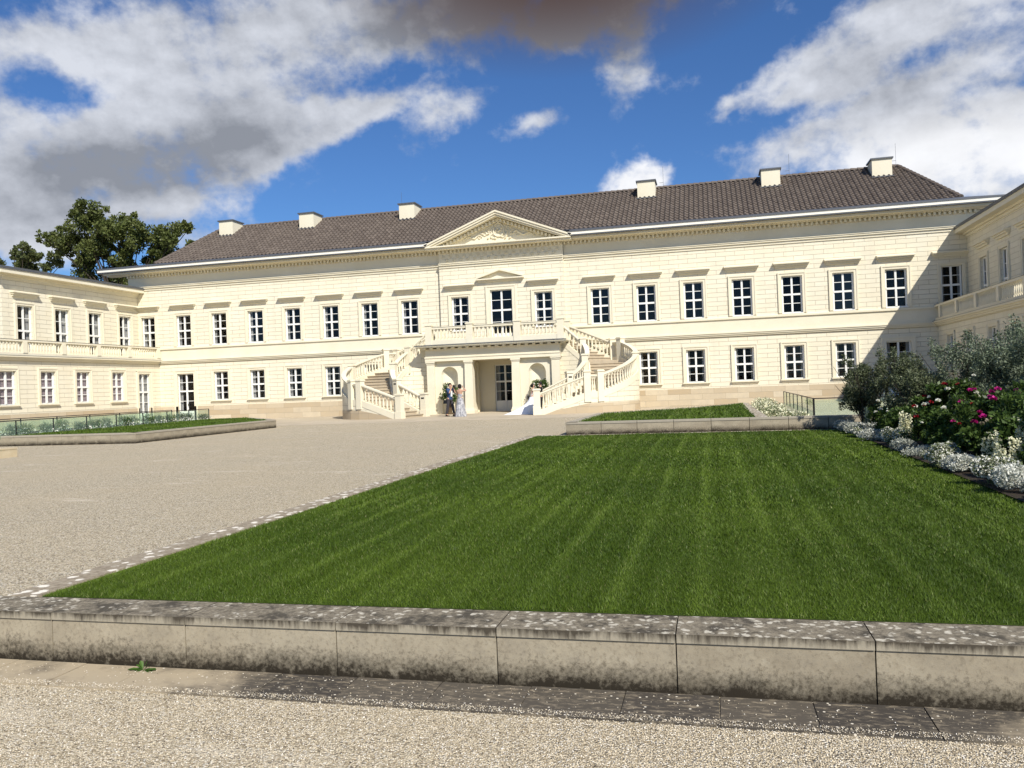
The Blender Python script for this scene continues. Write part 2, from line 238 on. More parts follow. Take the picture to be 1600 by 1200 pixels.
# ------------------------------------------------------------------ mesh helpers
class MB:
    def __init__(s): s.v = []; s.f = []; s.uv = []; s.mi = []
    def face(s, pts, uv=None, mi=0):
        k = len(s.v); s.v += [tuple(q) for q in pts]; s.f.append(tuple(range(k, k+len(pts)))); s.mi.append(mi)
        if uv is None:
            a, b, c = Vector(pts[0]), Vector(pts[1]), Vector(pts[2]); n = (b-a).cross(c-a)
            if abs(n.z) > .7*n.length: uv = [(q[0], q[1]) for q in pts]
            elif abs(n.x) > abs(n.y): uv = [(q[1], q[2]) for q in pts]
            else: uv = [(q[0], q[2]) for q in pts]
        s.uv += uv
    def box(s, x0, x1, y0, y1, z0, z1, mi=0):
        P = [(x0,y0,z0),(x1,y0,z0),(x1,y1,z0),(x0,y1,z0),(x0,y0,z1),(x1,y0,z1),(x1,y1,z1),(x0,y1,z1)]
        for q in ((0,1,5,4),(1,2,6,5),(2,3,7,6),(3,0,4,7),(4,5,6,7),(3,2,1,0)): s.face([P[i] for i in q], None, mi)
    def hexa(s, P, mi=0):                              # 8 corners, bottom ring then top ring
        for q in ((0,1,5,4),(1,2,6,5),(2,3,7,6),(3,0,4,7),(4,5,6,7),(3,2,1,0)): s.face([P[i] for i in q], None, mi)
    def prism(s, poly, z0, z1, mi=0):
        n = len(poly)
        for i in range(n):
            a, b = poly[i], poly[(i+1) % n]; s.face([(a[0],a[1],z0),(b[0],b[1],z0),(b[0],b[1],z1),(a[0],a[1],z1)], None, mi)
        s.face([(a[0],a[1],z1) for a in poly], None, mi); s.face([(a[0],a[1],z0) for a in reversed(poly)], None, mi)
    def ribbon(s, path, w, lo, hi, absolute=False, mi=0, shift=0.):
        # solid band following path [(x,y,z)], width w, from z+lo (or lo) to z+hi
        n = len(path); L = []; Rr = []; acc = [0.]
        for i, q in enumerate(path):
            a = path[max(i-1, 0)]; b = path[min(i+1, n-1)]; d = Vector((b[0]-a[0], b[1]-a[1])).normalized(); nn = Vector((-d.y, d.x))
            L.append((q[0]+nn.x*(w/2+shift), q[1]+nn.y*(w/2+shift))); Rr.append((q[0]-nn.x*(w/2-shift), q[1]-nn.y*(w/2-shift)))
            if i: acc.append(acc[-1]+math.hypot(q[0]-path[i-1][0], q[1]-path[i-1][1]))
        Z0 = [lo if absolute else q[2]+lo for q in path]; Z1 = [q[2]+hi for q in path]
        for i in range(n-1):
            j = i+1
            for S, fl in ((L, 1), (Rr, 0)):
                pts = [(S[i][0],S[i][1],Z0[i]),(S[j][0],S[j][1],Z0[j]),(S[j][0],S[j][1],Z1[j]),(S[i][0],S[i][1],Z1[i])]; uv = [(acc[i],Z0[i]),(acc[j],Z0[j]),(acc[j],Z1[j]),(acc[i],Z1[i])]
                if fl: pts.reverse(); uv.reverse()
                s.face(pts, uv, mi)
            s.face([(Rr[i][0],Rr[i][1],Z1[i]),(Rr[j][0],Rr[j][1],Z1[j]),(L[j][0],L[j][1],Z1[j]),(L[i][0],L[i][1],Z1[i])], None, mi)
            s.face([(L[i][0],L[i][1],Z0[i]),(L[j][0],L[j][1],Z0[j]),(Rr[j][0],Rr[j][1],Z0[j]),(Rr[i][0],Rr[i][1],Z0[i])], None, mi)
        for i in (0, n-1):
            s.face([(L[i][0],L[i][1],Z0[i]),(Rr[i][0],Rr[i][1],Z0[i]),(Rr[i][0],Rr[i][1],Z1[i]),(L[i][0],L[i][1],Z1[i])], None, mi)
    def lathe(s, prof, n=8, c=(0,0,0), mi=0):
        for (r0, z0), (r1, z1) in zip(prof[:-1], prof[1:]):
            for i in range(n):
                a, b = 2*math.pi*i/n, 2*math.pi*(i+1)/n
                P = [(c[0]+r0*math.cos(a), c[1]+r0*math.sin(a), c[2]+z0), (c[0]+r0*math.cos(b), c[1]+r0*math.sin(b), c[2]+z0), (c[0]+r1*math.cos(b), c[1]+r1*math.sin(b), c[2]+z1), (c[0]+r1*math.cos(a), c[1]+r1*math.sin(a), c[2]+z1)]
                if r0 < 1e-5: P = [P[0], P[2], P[3]]
                elif r1 < 1e-5: P = P[:3]
                s.face(P, [(0, 0)]*len(P), mi)
    def tube(s, pts, r, n=6, mi=0):
        pts = [Vector(q) for q in pts]; rs = r if isinstance(r, (list, tuple)) else [r]*len(pts); rings = []
        for i, q in enumerate(pts):
            d = (pts[min(i+1, len(pts)-1)]-pts[max(i-1, 0)]).normalized(); a = d.cross(Vector((0,0,1)) if abs(d.z) < .9 else Vector((1,0,0))).normalized(); b = d.cross(a)
            rings.append([q+(a*math.cos(2*math.pi*k/n)+b*math.sin(2*math.pi*k/n))*rs[i] for k in range(n)])
        for A, B in zip(rings[:-1], rings[1:]):
            for k in range(n): s.face([A[k], A[(k+1) % n], B[(k+1) % n], B[k]], [(0,0)]*4, mi)
        s.face(list(reversed(rings[0])), [(0,0)]*n, mi); s.face(rings[-1], [(0,0)]*n, mi)
    def build(s, name, mats, parent=None, loc=(0,0,0), smooth=False, merge=False):
        me = bpy.data.meshes.new(name); me.from_pydata([tuple(q) for q in s.v], [], s.f)
        uvl = me.uv_layers.new(name='UVMap'); uvl.data.foreach_set('uv', np.array(s.uv, dtype=np.float32).ravel())
        for m in (mats if isinstance(mats, (list, tuple)) else [mats]): me.materials.append(m)
        me.polygons.foreach_set('material_index', s.mi)
        if merge or smooth:
            bm = bmesh.new(); bm.from_mesh(me); bmesh.ops.remove_doubles(bm, verts=bm.verts, dist=1e-5); bmesh.ops.recalc_face_normals(bm, faces=bm.faces); bm.to_mesh(me); bm.free()
        if smooth: me.polygons.foreach_set('use_smooth', [True]*len(me.polygons))
        me.update(); return link(name, me, parent, loc)
def link(name, me, parent=None, loc=(0,0,0)):
    o = bpy.data.objects.new(name, me); COL.objects.link(o); o.location = loc
    if parent: o.parent = parent
    return o
def tag(o, label=None, cat=None, group=None, kind=None):
    for k, v in (('label', label), ('category', cat), ('group', group), ('kind', kind)):
        if v: o[k] = v
    return o
def thing(name, label, cat, loc=(0,0,0), rz=0, group=None):
    o = link(name, None, None, loc); o.rotation_euler.z = rz; o.empty_display_size = .3; return tag(o, label, cat, group)
def dup(root, loc, parent=None, rz=0):
    c = root.copy(); COL.objects.link(c); c.location = loc; c.parent = parent; c.rotation_euler.z = rz
    for ch in list(root.children):
        d = ch.copy(); COL.objects.link(d); d.parent = c
        for g in list(ch.children):
            e = g.copy(); COL.objects.link(e); e.parent = d
    return c
def npmesh(name, V, F, mats, parent=None, attr=None, k=None):
    me = bpy.data.meshes.new(name); V = np.asarray(V, dtype=np.float32); F = np.asarray(F, dtype=np.int32); nf, kk = F.shape
    me.vertices.add(len(V)); me.vertices.foreach_set('co', V.ravel()); me.loops.add(nf*kk); me.loops.foreach_set('vertex_index', F.ravel())
    me.polygons.add(nf); me.polygons.foreach_set('loop_start', np.arange(0, nf*kk, kk, dtype=np.int32)); me.polygons.foreach_set('loop_total', np.full(nf, kk, dtype=np.int32))
    for m in (mats if isinstance(mats, (list, tuple)) else [mats]): me.materials.append(m)
    if attr is not None:
        a = me.color_attributes.new('tint', 'FLOAT_COLOR', 'POINT'); a.data.foreach_set('color', np.asarray(attr, dtype=np.float32).ravel())
    me.update(); me.validate(); return link(name, me, parent)

# ------------------------------------------------------------------ facade builders (local x along the wall, -y outwards)
def wall_grid(mb, x0, x1, z0, z1, holes, y=0., depth=.30):
    xs = sorted({x0, x1, *[h[0] for h in holes], *[h[1] for h in holes]}); zs = sorted({z0, z1, *[h[2] for h in holes], *[h[3] for h in holes]})
    for a, b in zip(xs[:-1], xs[1:]):
        for c, d in zip(zs[:-1], zs[1:]):
            if any(h[0]-1e-6 <= a and b <= h[1]+1e-6 and h[2]-1e-6 <= c and d <= h[3]+1e-6 for h in holes): continue
            mb.face([(a,y,c),(b,y,c),(b,y,d),(a,y,d)])
    for a, b, c, d in holes:
        Y = y+depth
        mb.face([(a,y,c),(a,y,d),(a,Y,d),(a,Y,c)]); mb.face([(b,y,d),(b,y,c),(b,Y,c),(b,Y,d)])
        if d < z1-1e-6: mb.face([(a,y,d),(b,y,d),(b,Y,d),(a,Y,d)])
        if c > z0+1e-6: mb.face([(a,Y,c),(b,Y,c),(b,y,c),(a,y,c)])
PROTO = {}
def window(parent, x, z, w, h, y=0., hood=True, sill=False, sur=.17, blind=None, door=False, curtain=1, outer=True):
    key = (round(w,2), round(h,2), hood, sill, sur, blind, door, curtain)
    if key not in PROTO:
        m = MB(); W = w/2; s = sur
        if s:
            bot = 0 if (door or hood) else 0
            m.box(-W-s, -W-.002, -.05, .03, bot, h+s); m.box(W+.002, W+s, -.05, .03, bot, h+s); m.box(-W-.002, W+.002, -.05, .03, h+.002, h+s)
            e = s*.28; m.box(-W-s-.025, -W-s+e, -.075, .0, bot, h+s); m.box(W+s-e, W+s+.025, -.075, .0, bot, h+s); m.box(-W-s-.025, W+s+.025, -.078, .0, h+s-e, h+s+.03)
        else: m.box(-W-.03, W+.03, -.01, .03, h+.002, h+.04)
        root = m.build('window' if not door else 'door', M_st)
        m = MB(); t = .055; y0, y1 = .10, .16
        m.box(-W, -W+t, y0, y1, 0, h); m.box(W-t, W, y0, y1, 0, h); m.box(-W+t, W-t, y0, y1, h-t, h); m.box(-W+t, W-t, y0, y1, 0, t)
        m.box(-.05, .05, y0-.02, y1-.005, t, h-t)
        if door:
            lo = .62; m.box(-W+t, W-t, y0+.01, y1-.01, t, lo)
            for sx in (-1, 1): m.box(sx*W*.5-W*.28, sx*W*.5+W*.28, y0-.005, y0+.02, .16, lo-.1)
            tz = lo+(h-lo)*.53; m.box(-W+t, W-t, y0-.025, y1-.003, tz-.05, tz+.05)
            for zz in ((lo+tz)/2, (tz+h)/2): m.box(-W+t, W-t, y0+.012, y1-.012, zz-.016, zz+.016)
        else:
            tz = h*.5; m.box(-W+t, W-t, y0-.025, y1-.003, tz-.05, tz+.05)
            for zz in (h*.25+.02, h*.75): m.box(-W+t, W-t, y0+.012, y1-.012, zz-.016, zz+.016)
            for sx in (-1, 1): m.box(sx*(W-t-.012)-.018, sx*(W-t-.012)+.018, y0+.003, y1-.004, t, h-t)
        m.build('sash', M_wh, root)
        m = MB(); m.box(-W+.01, W-.01, .145, .152, .02 if not door else .6, h-.02); m.build('pane', M_gl, root)
        if hood:
            m = MB(); H = w/2+.40
            m.box(-H+.10, H-.10, -.10, .0, h+.46, h+.56); m.box(-H+.05, H-.05, -.20, .0, h+.56, h+.645); m.box(-H, H, -.285, .0, h+.645, h+.70)
            m.face([(-H,-.285,h+.70),(H,-.285,h+.70),(H,0,h+.77),(-H,0,h+.77)]); m.face([(-H,-.285,h+.70),(-H,0,h+.77),(-H,0,h+.70)]); m.face([(H,-.285,h+.70),(H,0,h+.70),(H,0,h+.77)])
            m.build('hood', M_st, root)
        if sill:
            m = MB(); m.box(-W-sur-.06, W+sur+.06, -.13, .10, -.07, 0); m.box(-W-sur, W+sur, -.05, -.0, -.17, -.07); m.build('sill', M_st, root)
        elif not door:
            m = MB(); m.box(-W-.02, W+.02, -.06, .12, -.045, 0); m.build('sill', M_wh, root)
        if blind is not None:
            m = MB(); n = 10
            for k in range(n): m.box(-W+.03, W-.03, .20, .215, h*k/n+.004, h*(k+1)/n-.004)
            m.build('blind', blind, root)
        elif curtain:
            m = MB(); rr = random.Random(hash(key) % 1000)
            for sx in (-1, 1):
                cw = w*.15 if curtain == 1 else w*.2; xa = sx*(W-.03); xb = sx*(W-.03-cw); n = 6
                for k in range(n):
                    p0 = xa+(xb-xa)*k/n; p1 = xa+(xb-xa)*(k+1)/n; ya = .24+(.03 if k % 2 else 0); yb = .24+(0 if k % 2 else .03)
                    m.face([(p0,ya,.02),(p1,yb,.02),(p1,yb,h-.02),(p0,ya,h-.02)])
            m.build('curtain', M_cu, root)
        if door:
            m = MB(); m.box(.06, .075, .05, .10, .95, 1.1); m.box(.06, .17, .045, .06, 1.04, 1.06); m.build('handle', M_dk, root)
        PROTO[key] = root; root.parent = parent; root.location = (x, y, z); return root
    return dup(PROTO[key], (x, y, z), parent)
BAL = None
def baluster_mesh(h=.62):
    m = MB(); m.box(-.055, .055, -.055, .055, 0, .07); m.box(-.055, .055, -.055, .055, h-.06, h)
    m.lathe([(.038,.07),(.052,.16),(.054,.22),(.038,.34),(.026,h-.14),(.042,h-.10),(.042,h-.06)], 8)
    return m
def mkbal(h):
    global BAL
    o = baluster_mesh(h).build('baluster', M_st); me = o.data; bpy.data.objects.remove(o); return me
BM62 = mkbal(.62)
def add_bal(parent, pts, me=None):
    for q in pts:
        o = link('baluster', me or BM62, parent, (q[0], q[1], q[2]))
        if len(q) > 3: o.rotation_euler.z = q[3]
def post(parent, x, y, z0, z1, s=.17, rz=0, basez=0.):
    m = MB(); m.box(-s, s, -s, s, z0-z0, z1-z0-.09); m.box(-s-.035, s+.035, -s-.035, s+.035, z1-z0-.09, z1-z0-.035); m.box(-s-.01, s+.01, -s-.01, s+.01, z1-z0-.035, z1-z0)
    if basez: m.box(-s-.03, s+.03, -s-.03, s+.03, -.0+.001, basez)
    o = m.build('post', M_st, parent, (x, y, z0)); o.rotation_euler.z = rz; return o

# ================================================================== MAIN PALACE
S = 2.6
AX = [-24.02] + [-(2.52+3.25+i*S) for i in range(6, -1, -1)] + [-2.52, 0, 2.52] + [2.52+3.25+i*S for i in range(7)] + [24.02]
pal = thing('palace', 'long cream two-storey palace front with grey-brown tiled hip roof and central pediment', 'palace')
UW, UH, UZ = 1.06, 2.0, 4.84
LW, LH, LZ = 1.02, 1.82, 1.27
RX = 3.75; RY = -.2
for sgn in (-1, 1):
    lo = [x for x in AX if x*sgn > 4]
    m = MB(); a, b = sorted((sgn*RX, sgn*24.85))
    wall_grid(m, a, b, 4.70, 8.64, [(x-UW/2, x+UW/2, UZ, UZ+UH) for x in lo])
    hl = []
    for x in lo:
        if abs(x) > 23.9: continue
        if abs(x) > 21: hl.append((x-.6, x+.6, .93, 3.05))
        else: hl.append((x-LW/2, x+LW/2, LZ, LZ+LH))
    a2, b2 = sorted((sgn*RX, sgn*23.5)); wall_grid(m, a2, b2, .93, 3.90, hl)
    m.build('wall', M_as, pal)
    m = MB(); dx = sgn*21.37; a3, b3 = sorted((sgn*3.9, sgn*23.3))
    wall_grid(m, a3, b3, 0, .93, [(dx-.6, dx+.6, 0, .93)], y=-.05, depth=.35)
    for u, v in ((a3, dx-.6), (dx+.6, b3)): m.face([(u,-.05,.93),(v,-.05,.93),(v,0,.93),(u,0,.93)])
    m.build('plinth', M_pt, pal)
m = MB()
holes = [(x-UW/2, x+UW/2, UZ, UZ+UH) for x in (-2.52, 2.52)] + [(-.66, .66, 3.95, 7.12)]
wall_grid(m, -RX, RX, 3.9, 8.64, holes, y=RY)
m.face([(-RX,RY,3.9),(-RX,RY,8.64),(-RX,0,8.64),(-RX,0,3.9)]); m.face([(RX,RY,8.64),(RX,RY,3.9),(RX,0,3.9),(RX,0,8.64)])
m.build('projecting_wall', M_as, pal)
m = MB(); wall_grid(m, -RX, RX, 0, 3.9, [(-.62, .62, 0, 2.74)]); m.build('porch_wall', M_pl, pal)
m = MB()                                             # dark rooms behind the windows, solid body of the building
m.box(-24.6, 24.6, 1.1, 14.0, 0, 9.4); m.build('interior', M_rm, pal)
m = MB(); m.box(-24.85, -24.6, .31, 15, 0, 9.6); m.box(24.6, 24.85, .31, 15, 0, 9.6); m.box(-24.85, 24.85, 14.75, 15, 0, 9.6); m.build('outer_wall', M_pl, pal)
m = MB()                                             # band between the storeys
for a, b in ((-23.45, -3.82), (3.82, 23.45)):
    m.box(a, b, -.13, 0, 3.82, 3.90); m.box(a, b, -.08, 0, 3.74, 3.82); m.box(a, b, -.17, 0, 3.90, 3.96)
for a, b in ((-24.9, -3.75), (3.75, 24.9)):
    m.box(a, b, -.035, 0, 3.96, 4.66); m.box(a, b, -.11, 0, 4.66, 4.76); m.face([(a,-.11,4.76),(b,-.11,4.76),(b,0,4.80),(a,0,4.80)])
m.build('band_course', M_pl, pal)
m = MB()                                             # architrave, frieze, dentils, corona
for a, b, y in ((-25.45, -RX, 0), (RX, 25.45, 0), (-RX-.0, RX+.0, RY)):
    m.box(a, b, y-.05, y+.05, 8.60, 8.74); m.box(a, b, y-.12, y+.05, 8.74, 8.83); m.box(a, b, y-.16, y+.05, 8.83, 8.86)
    m.box(a, b, y-.02, y+.1, 8.86, 9.62)
    x = a+.05
    while x < b-.1: m.box(x, x+.115, y-.20, y, 9.47, 9.63); x += .24
EL0, ER0 = -27.0, 26.35
for a, b in ((EL0+.25, -4.35), (4.35, ER0-.25)):
    m.box(a, b, -.30, .1, 9.635, 9.69); m.box(a, b, -.72, .1, 9.69, 9.80)
m.box(-4.35, 4.35, -.84, .1, 9.635, 9.74); m.box(-4.35, 4.35, -.95, .1, 9.74, 9.82)
m.build('cornice', M_st, pal)
m = MB()
for a, b in ((EL0, -4.2), (4.2, ER0)): m.box(a, b, -.98, .1, 9.86, 10.02)
m.build('gutter_board', M_fas, pal)
m = MB()
for a, b in ((EL0-.05, -4.3), (4.3, ER0+.05)):
    m.box(a, b, -1.02, .2, 10.02, 10.09); m.box(a, b, -.96, .1, 9.80, 9.86)
m.face([(-27.0,-1.0,10.093),(-4.3,-1.0,10.093),(-4.3,2.62,10.84),(-25.5,2.62,10.84)]); m.face([(4.3,-1.0,10.093),(26.4,-1.0,10.093),(25.5,2.62,10.84),(4.3,2.62,10.84)]); m.face([(-4.3,.1,10.32),(4.3,.1,10.32),(4.3,2.62,10.84),(-4.3,2.62,10.84)]); m.face([(26.4,-1.0,10.093),(26.4,15.8,10.093),(25.5,13.4,10.84),(25.5,2.62,10.84)]); m.face([(-27.0,15.8,10.093),(-27.0,-1.0,10.093),(-25.5,2.62,10.84),(-25.5,13.4,10.84)])
m.box(-25.8, 25.8, 15., 15.8, 10.0, 10.09)
m.build('roof_edge', M_zn, pal)
# tiled roof: every tile a small S-shaped pan
rm = MB()
def tiles(o, u, v, L, Ht, left, right, tw=.285, th=.43, skip=None):
    o, u, v = Vector(o), Vector(u), Vector(v); n = u.cross(v).normalized(); rows = int(round(Ht/th)); th = Ht/rows
    prof = [(0,.06),(.18,.09),(.36,.06),(.52,.008),(.84,.0),(1.0,.06)]
    for r in range(rows):
        lo, hi = left(r*th), right(r*th); k0 = math.floor(lo/tw); k1 = math.ceil(hi/tw)
        for k in range(k0, k1):
            jt = random.uniform(-.006, .006)
            P0 = []; P1 = []
            for s_, h_ in prof:
                x0 = min(max((k+s_)*tw, left(r*th)), right(r*th)); x1 = min(max((k+s_)*tw, left((r+1)*th)), right((r+1)*th))
                P0.append(o+u*x0+v*(r*th-.03)+n*(h_+.055+jt)); P1.append(o+u*x1+v*((r+1)*th)+n*(h_+jt))
            base = len(rm.v); q = len(prof); Pd = [p_-n*.075 for p_ in P0]
            rm.v += [tuple(p_) for p_ in Pd+P0+P1]
            for i in range(q-1):
                rm.f += [(base+i, base+i+1, base+q+i+1, base+q+i), (base+q+i, base+q+i+1, base+2*q+i+1, base+2*q+i)]; rm.mi += [0, 0]; rm.uv += [(0,0)]*8
zb, zr, yb, yr, xe, xr = 10.80, 14.06, 2.6, 8.0, 25.35, 23.35
Hs = math.hypot(yr-yb, zr-zb); dz, dy = (zr-zb)/Hs, (yr-yb)/Hs; kx = (xe-xr)/Hs
tiles((0, yb, zb), (1,0,0), (0, dy, dz), 0, Hs, lambda v: -xe+kx*v, lambda v: xe-kx*v)
tiles((0, 13.4, zb), (-1,0,0), (0,-dy,dz), 0, Hs, lambda v: -xe+kx*v, lambda v: xe-kx*v, .57, .86)
for sx in (-1, 1):
    h2 = math.hypot(xe-xr, zr-zb); k2 = (yr-yb)/h2
    tiles((sx*xe, 8.0, zb), (0, sx, 0), (-sx*(xe-xr)/h2, 0, (zr-zb)/h2), 0, h2, lambda v: -5.4+k2*v, lambda v: 5.4-k2*v)
roof = rm.build('roof', M_tile, pal)
m = MB()
def caps(a, b, r=.13, step=.38):
    a, b = Vector(a), Vector(b); n = int((b-a).length/step); d = (b-a)/n; side = d.cross(Vector((0,0,1))).normalized()
    for i in range(n):
        p0 = a+d*i; p1 = p0+d*1.05; pr = []
        for q, rr in ((p0, r*1.18), (p1, r*.92)):
            up = side.cross(d).normalized()
            if up.z < 0: up = -up
            pr.append([q+side*rr*math.cos(t_)+up*rr*math.sin(t_) for t_ in [math.pi*j/5 for j in range(6)]])
        for j in range(5): m.face([pr[0][j], pr[0][j+1], pr[1][j+1], pr[1][j]])
        m.face(pr[0])
caps((-xr, yr, zr+.03), (xr, yr, zr+.03))
for sx in (-1, 1): caps((sx*xe, yb, zb+.03), (sx*xr, yr, zr+.04)); caps((sx*xe, 13.4, zb+.03), (sx*xr, yr, zr+.04))
m.build('ridge_tiles', M_tile, roof)
def chimney(x, y=6.55):
    m = MB(); m.box(-.56, .56, 0, 1.35, 12.6, 14.28); ch = m.build('chimney', M_pl, roof, (x, y, 0)); ch['label'] = 'square cream rendered chimney with a flat grey cap'
    m = MB(); m.box(-.64, .64, -.08, 1.43, 14.28, 14.36); m.box(-.62, .62, -.22, 0, 13.17, 13.22)
    m.box(-.66, .66, -.10, -.08, 14.25, 14.34)
    m.build('chimney_cap', M_zn, ch); return ch
# caps are children of chimneys -> keep the hierarchy to three levels by merging the cap into the chimney mesh
def chimney2(x, y=6.55):
    m = MB(); m.box(-.56, .56, 0, 1.35, 12.6, 14.28, 0); m.box(-.64, .64, -.08, 1.43, 14.28, 14.36, 1); m.box(-.63, .63, -.20, 0, 13.16, 13.215, 1)
    return m.build('chimney', [M_pl, M_zn], roof, (x, y, 0))
for cx_ in (-22.25, -15.8, -8.2, 8.15, 15.8, 22.2): chimney2(cx_)
for rx_ in (-8.95, 9.2, 17.0, 23.2):
    m = MB(); m.tube([(0,0,13.6),(0,0,15.4)], .008, 5); m.tube([(0,0,14.35),(-.25 if rx_ > 0 else .25,0,14.35)], .01, 4); m.build('lightning_rod', M_zn, roof, (rx_, 7.6, 0))
# pediment
m = MB(); A = 4.35; zc = 9.82; ap = 11.52; sl = (ap-zc)/A
m.face([(-3.7,RY,zc),(3.7,RY,zc),(0,RY,zc+3.7*sl)])
ped = m.build('pediment', M_pl, pal)
m = MB()
def rake(sx, y0, y1, t0, t1, x_end):
    # slanting moulding between heights t0..t1 above the pediment slope line
    P = []
    for x_, z_ in ((x_end, zc+(A-x_end)*sl), (0, ap)):
        for yy in (y0, y1): P.append((sx*x_, yy, z_))
    a = [(sx*x_end, y0, zc+(A-x_end)*sl+t0), (0, y0, ap+t0), (0, y1, ap+t0), (sx*x_end, y1, zc+(A-x_end)*sl+t0)]
    b = [(q[0], q[1], q[2]+t1-t0) for q in a]; m.hexa(a+b)
for sx in (-1, 1):
    rake(sx, -.92, RY+.05, -.10, .02, A-.02); rake(sx, -.84, RY+.05, -.20, -.10, A-.30); rake(sx, -.98, RY+.05, .02, .12, A+.05); rake(sx, -.36, RY+.05, -.42, -.22, A-.9)
    k = 0
    while k < 16:
        x_ = .22+k*.22; z_ = ap-x_*sl; m.box(sx*x_-.055, sx*x_+.055, -.54, -.36, z_-.42, z_-.25); k += 1
m.build('raking_cornice', M_st, ped)
m = MB()
for sx in (-1, 1): m.face([(sx*(A+.05), -.86, zc+.13), (0, -.86, ap+.14), (0, 7.4, ap+.14), (sx*(A+.05), 1.2, zc+.13)])
m.build('pediment_roof', M_zn, ped)
m = MB(); rr = random.Random(4)                       # carved relief: shield with ribbons and foliage
m.lathe([(.0,0),(.20,.02),(.26,.05),(.24,.0)], 12)
rel = []
def scroll(x, z, r, turns, dirx, r0=.035):
    pts = []
    for i in range(16):
        a = i/15*turns*2*math.pi; q = r*(1-i/19); pts.append((x+dirx*q*math.cos(a), RY-.04, z+q*math.sin(a)))
    m.tube(pts, [r0*(1-.5*i/15) for i in range(16)], 5)
m = MB()
for sx in (-1, 1):
    scroll(sx*.55, 10.62, .20, 1.3, sx); scroll(sx*.35, 10.95, .15, 1.2, -sx); scroll(sx*.85, 10.42, .17, 1.2, sx); scroll(sx*.28, 10.25, .2, 1.1, sx); scroll(sx*1.15, 10.25, .13, 1.1, -sx)
    m.tube([(sx*(.9+.18*i), RY-.05, 10.42+.10*math.sin(i*1.5)-.035*i) for i in range(8)], [.05,.06,.05,.055,.045,.04,.03,.02], 5)
    for i in range(12): m.lathe([(0,-.05),(.05,-.02),(.06,.02),(0,.06)], 5, (sx*rr.uniform(.05,.8), RY-.04, rr.uniform(10.08,10.5)))
pts = [(.30*math.cos(a)*(1-.2*math.sin(a)), RY-.04, 10.62+.40*math.sin(a)) for a in [i*math.pi/9 for i in range(19)]]; m.tube(pts, .045, 5)
m.tube([(-.28,RY-.04,11.04),(-.14,RY-.06,11.16),(0,RY-.06,11.06),(.14,RY-.06,11.16),(.28,RY-.04,11.04)], .05, 5)
for i in range(5): m.lathe([(0,-.07),(.06,-.02),(.06,.03),(0,.08)], 6, (-.16+.08*i, RY-.05, 10.6+.1*math.sin(i*2)))
m.build('relief', M_st, ped)
m = MB(); x = -3.45; k = 0                            # frieze ornament
while x < 3.5:
    z_ = 9.02 if k % 2 else 9.28; d_ = 1 if k % 2 else -1
    for a in (-60, -30, 0, 30, 60):
        m.tube([(x, RY-.03, z_), (x+.07*math.sin(R(a)), RY-.045, z_+d_*.07*math.cos(R(a))), (x+.15*math.sin(R(a)), RY-.03, z_+d_*.14*math.cos(R(a)))], [.012,.024,.01], 4)
    m.tube([(x-.11,RY-.03,z_-d_*.02),(x,RY-.04,z_-d_*.08),(x+.11,RY-.03,z_-d_*.02)], .016, 4); x += .215; k += 1
m.build('frieze_ornament', M_st, pal)
# windows of the palace
for i, x in enumerate(AX):
    if i == 9: continue
    ctr = abs(x) < 3
    if abs(x) > 23.9: window(pal, x, UZ, 1.0, UH, 0, True, False, .13)
    else: window(pal, x, UZ, UW, UH, RY if ctr else 0, True, False, .17, None, False, 1 if x < 3 else 0)
    if ctr or abs(x) > 23.9: continue
    if abs(x) > 21: window(pal, x, 0, 1.2, 3.05, 0, False, False, .22, None, True)
    else: window(pal, x, LZ, LW, LH, 0, False, True, .17, None, False, 2 if x < 6 else 1)
w = window(pal, 0, 3.95, 1.32, 3.17, RY, False, False, .24, None, True, 0)
m = MB(); z0 = 7.72; H = 1.42                          # small pediment over the middle window
m.box(-H+.08, H-.08, -.12, 0, z0-.10, z0); m.box(-H, H, -.26, 0, z0, z0+.07); m.face([(-H+.1,-.03,z0+.07),(H-.1,-.03,z0+.07),(0,-.03,z0+.50)])
for sx in (-1, 1):
    a = [(sx*H,-.26,z0+.07),(0,-.26,z0+.50),(0,0,z0+.50),(sx*H,0,z0+.07)]; m.hexa(a+[(q[0],q[1],q[2]+.09) for q in a])
m.build('window_pediment', M_st, pal, (0, RY, 0))
window(pal, 0, 0, 1.24, 2.74, 0, False, False, 0, None, True, 2)

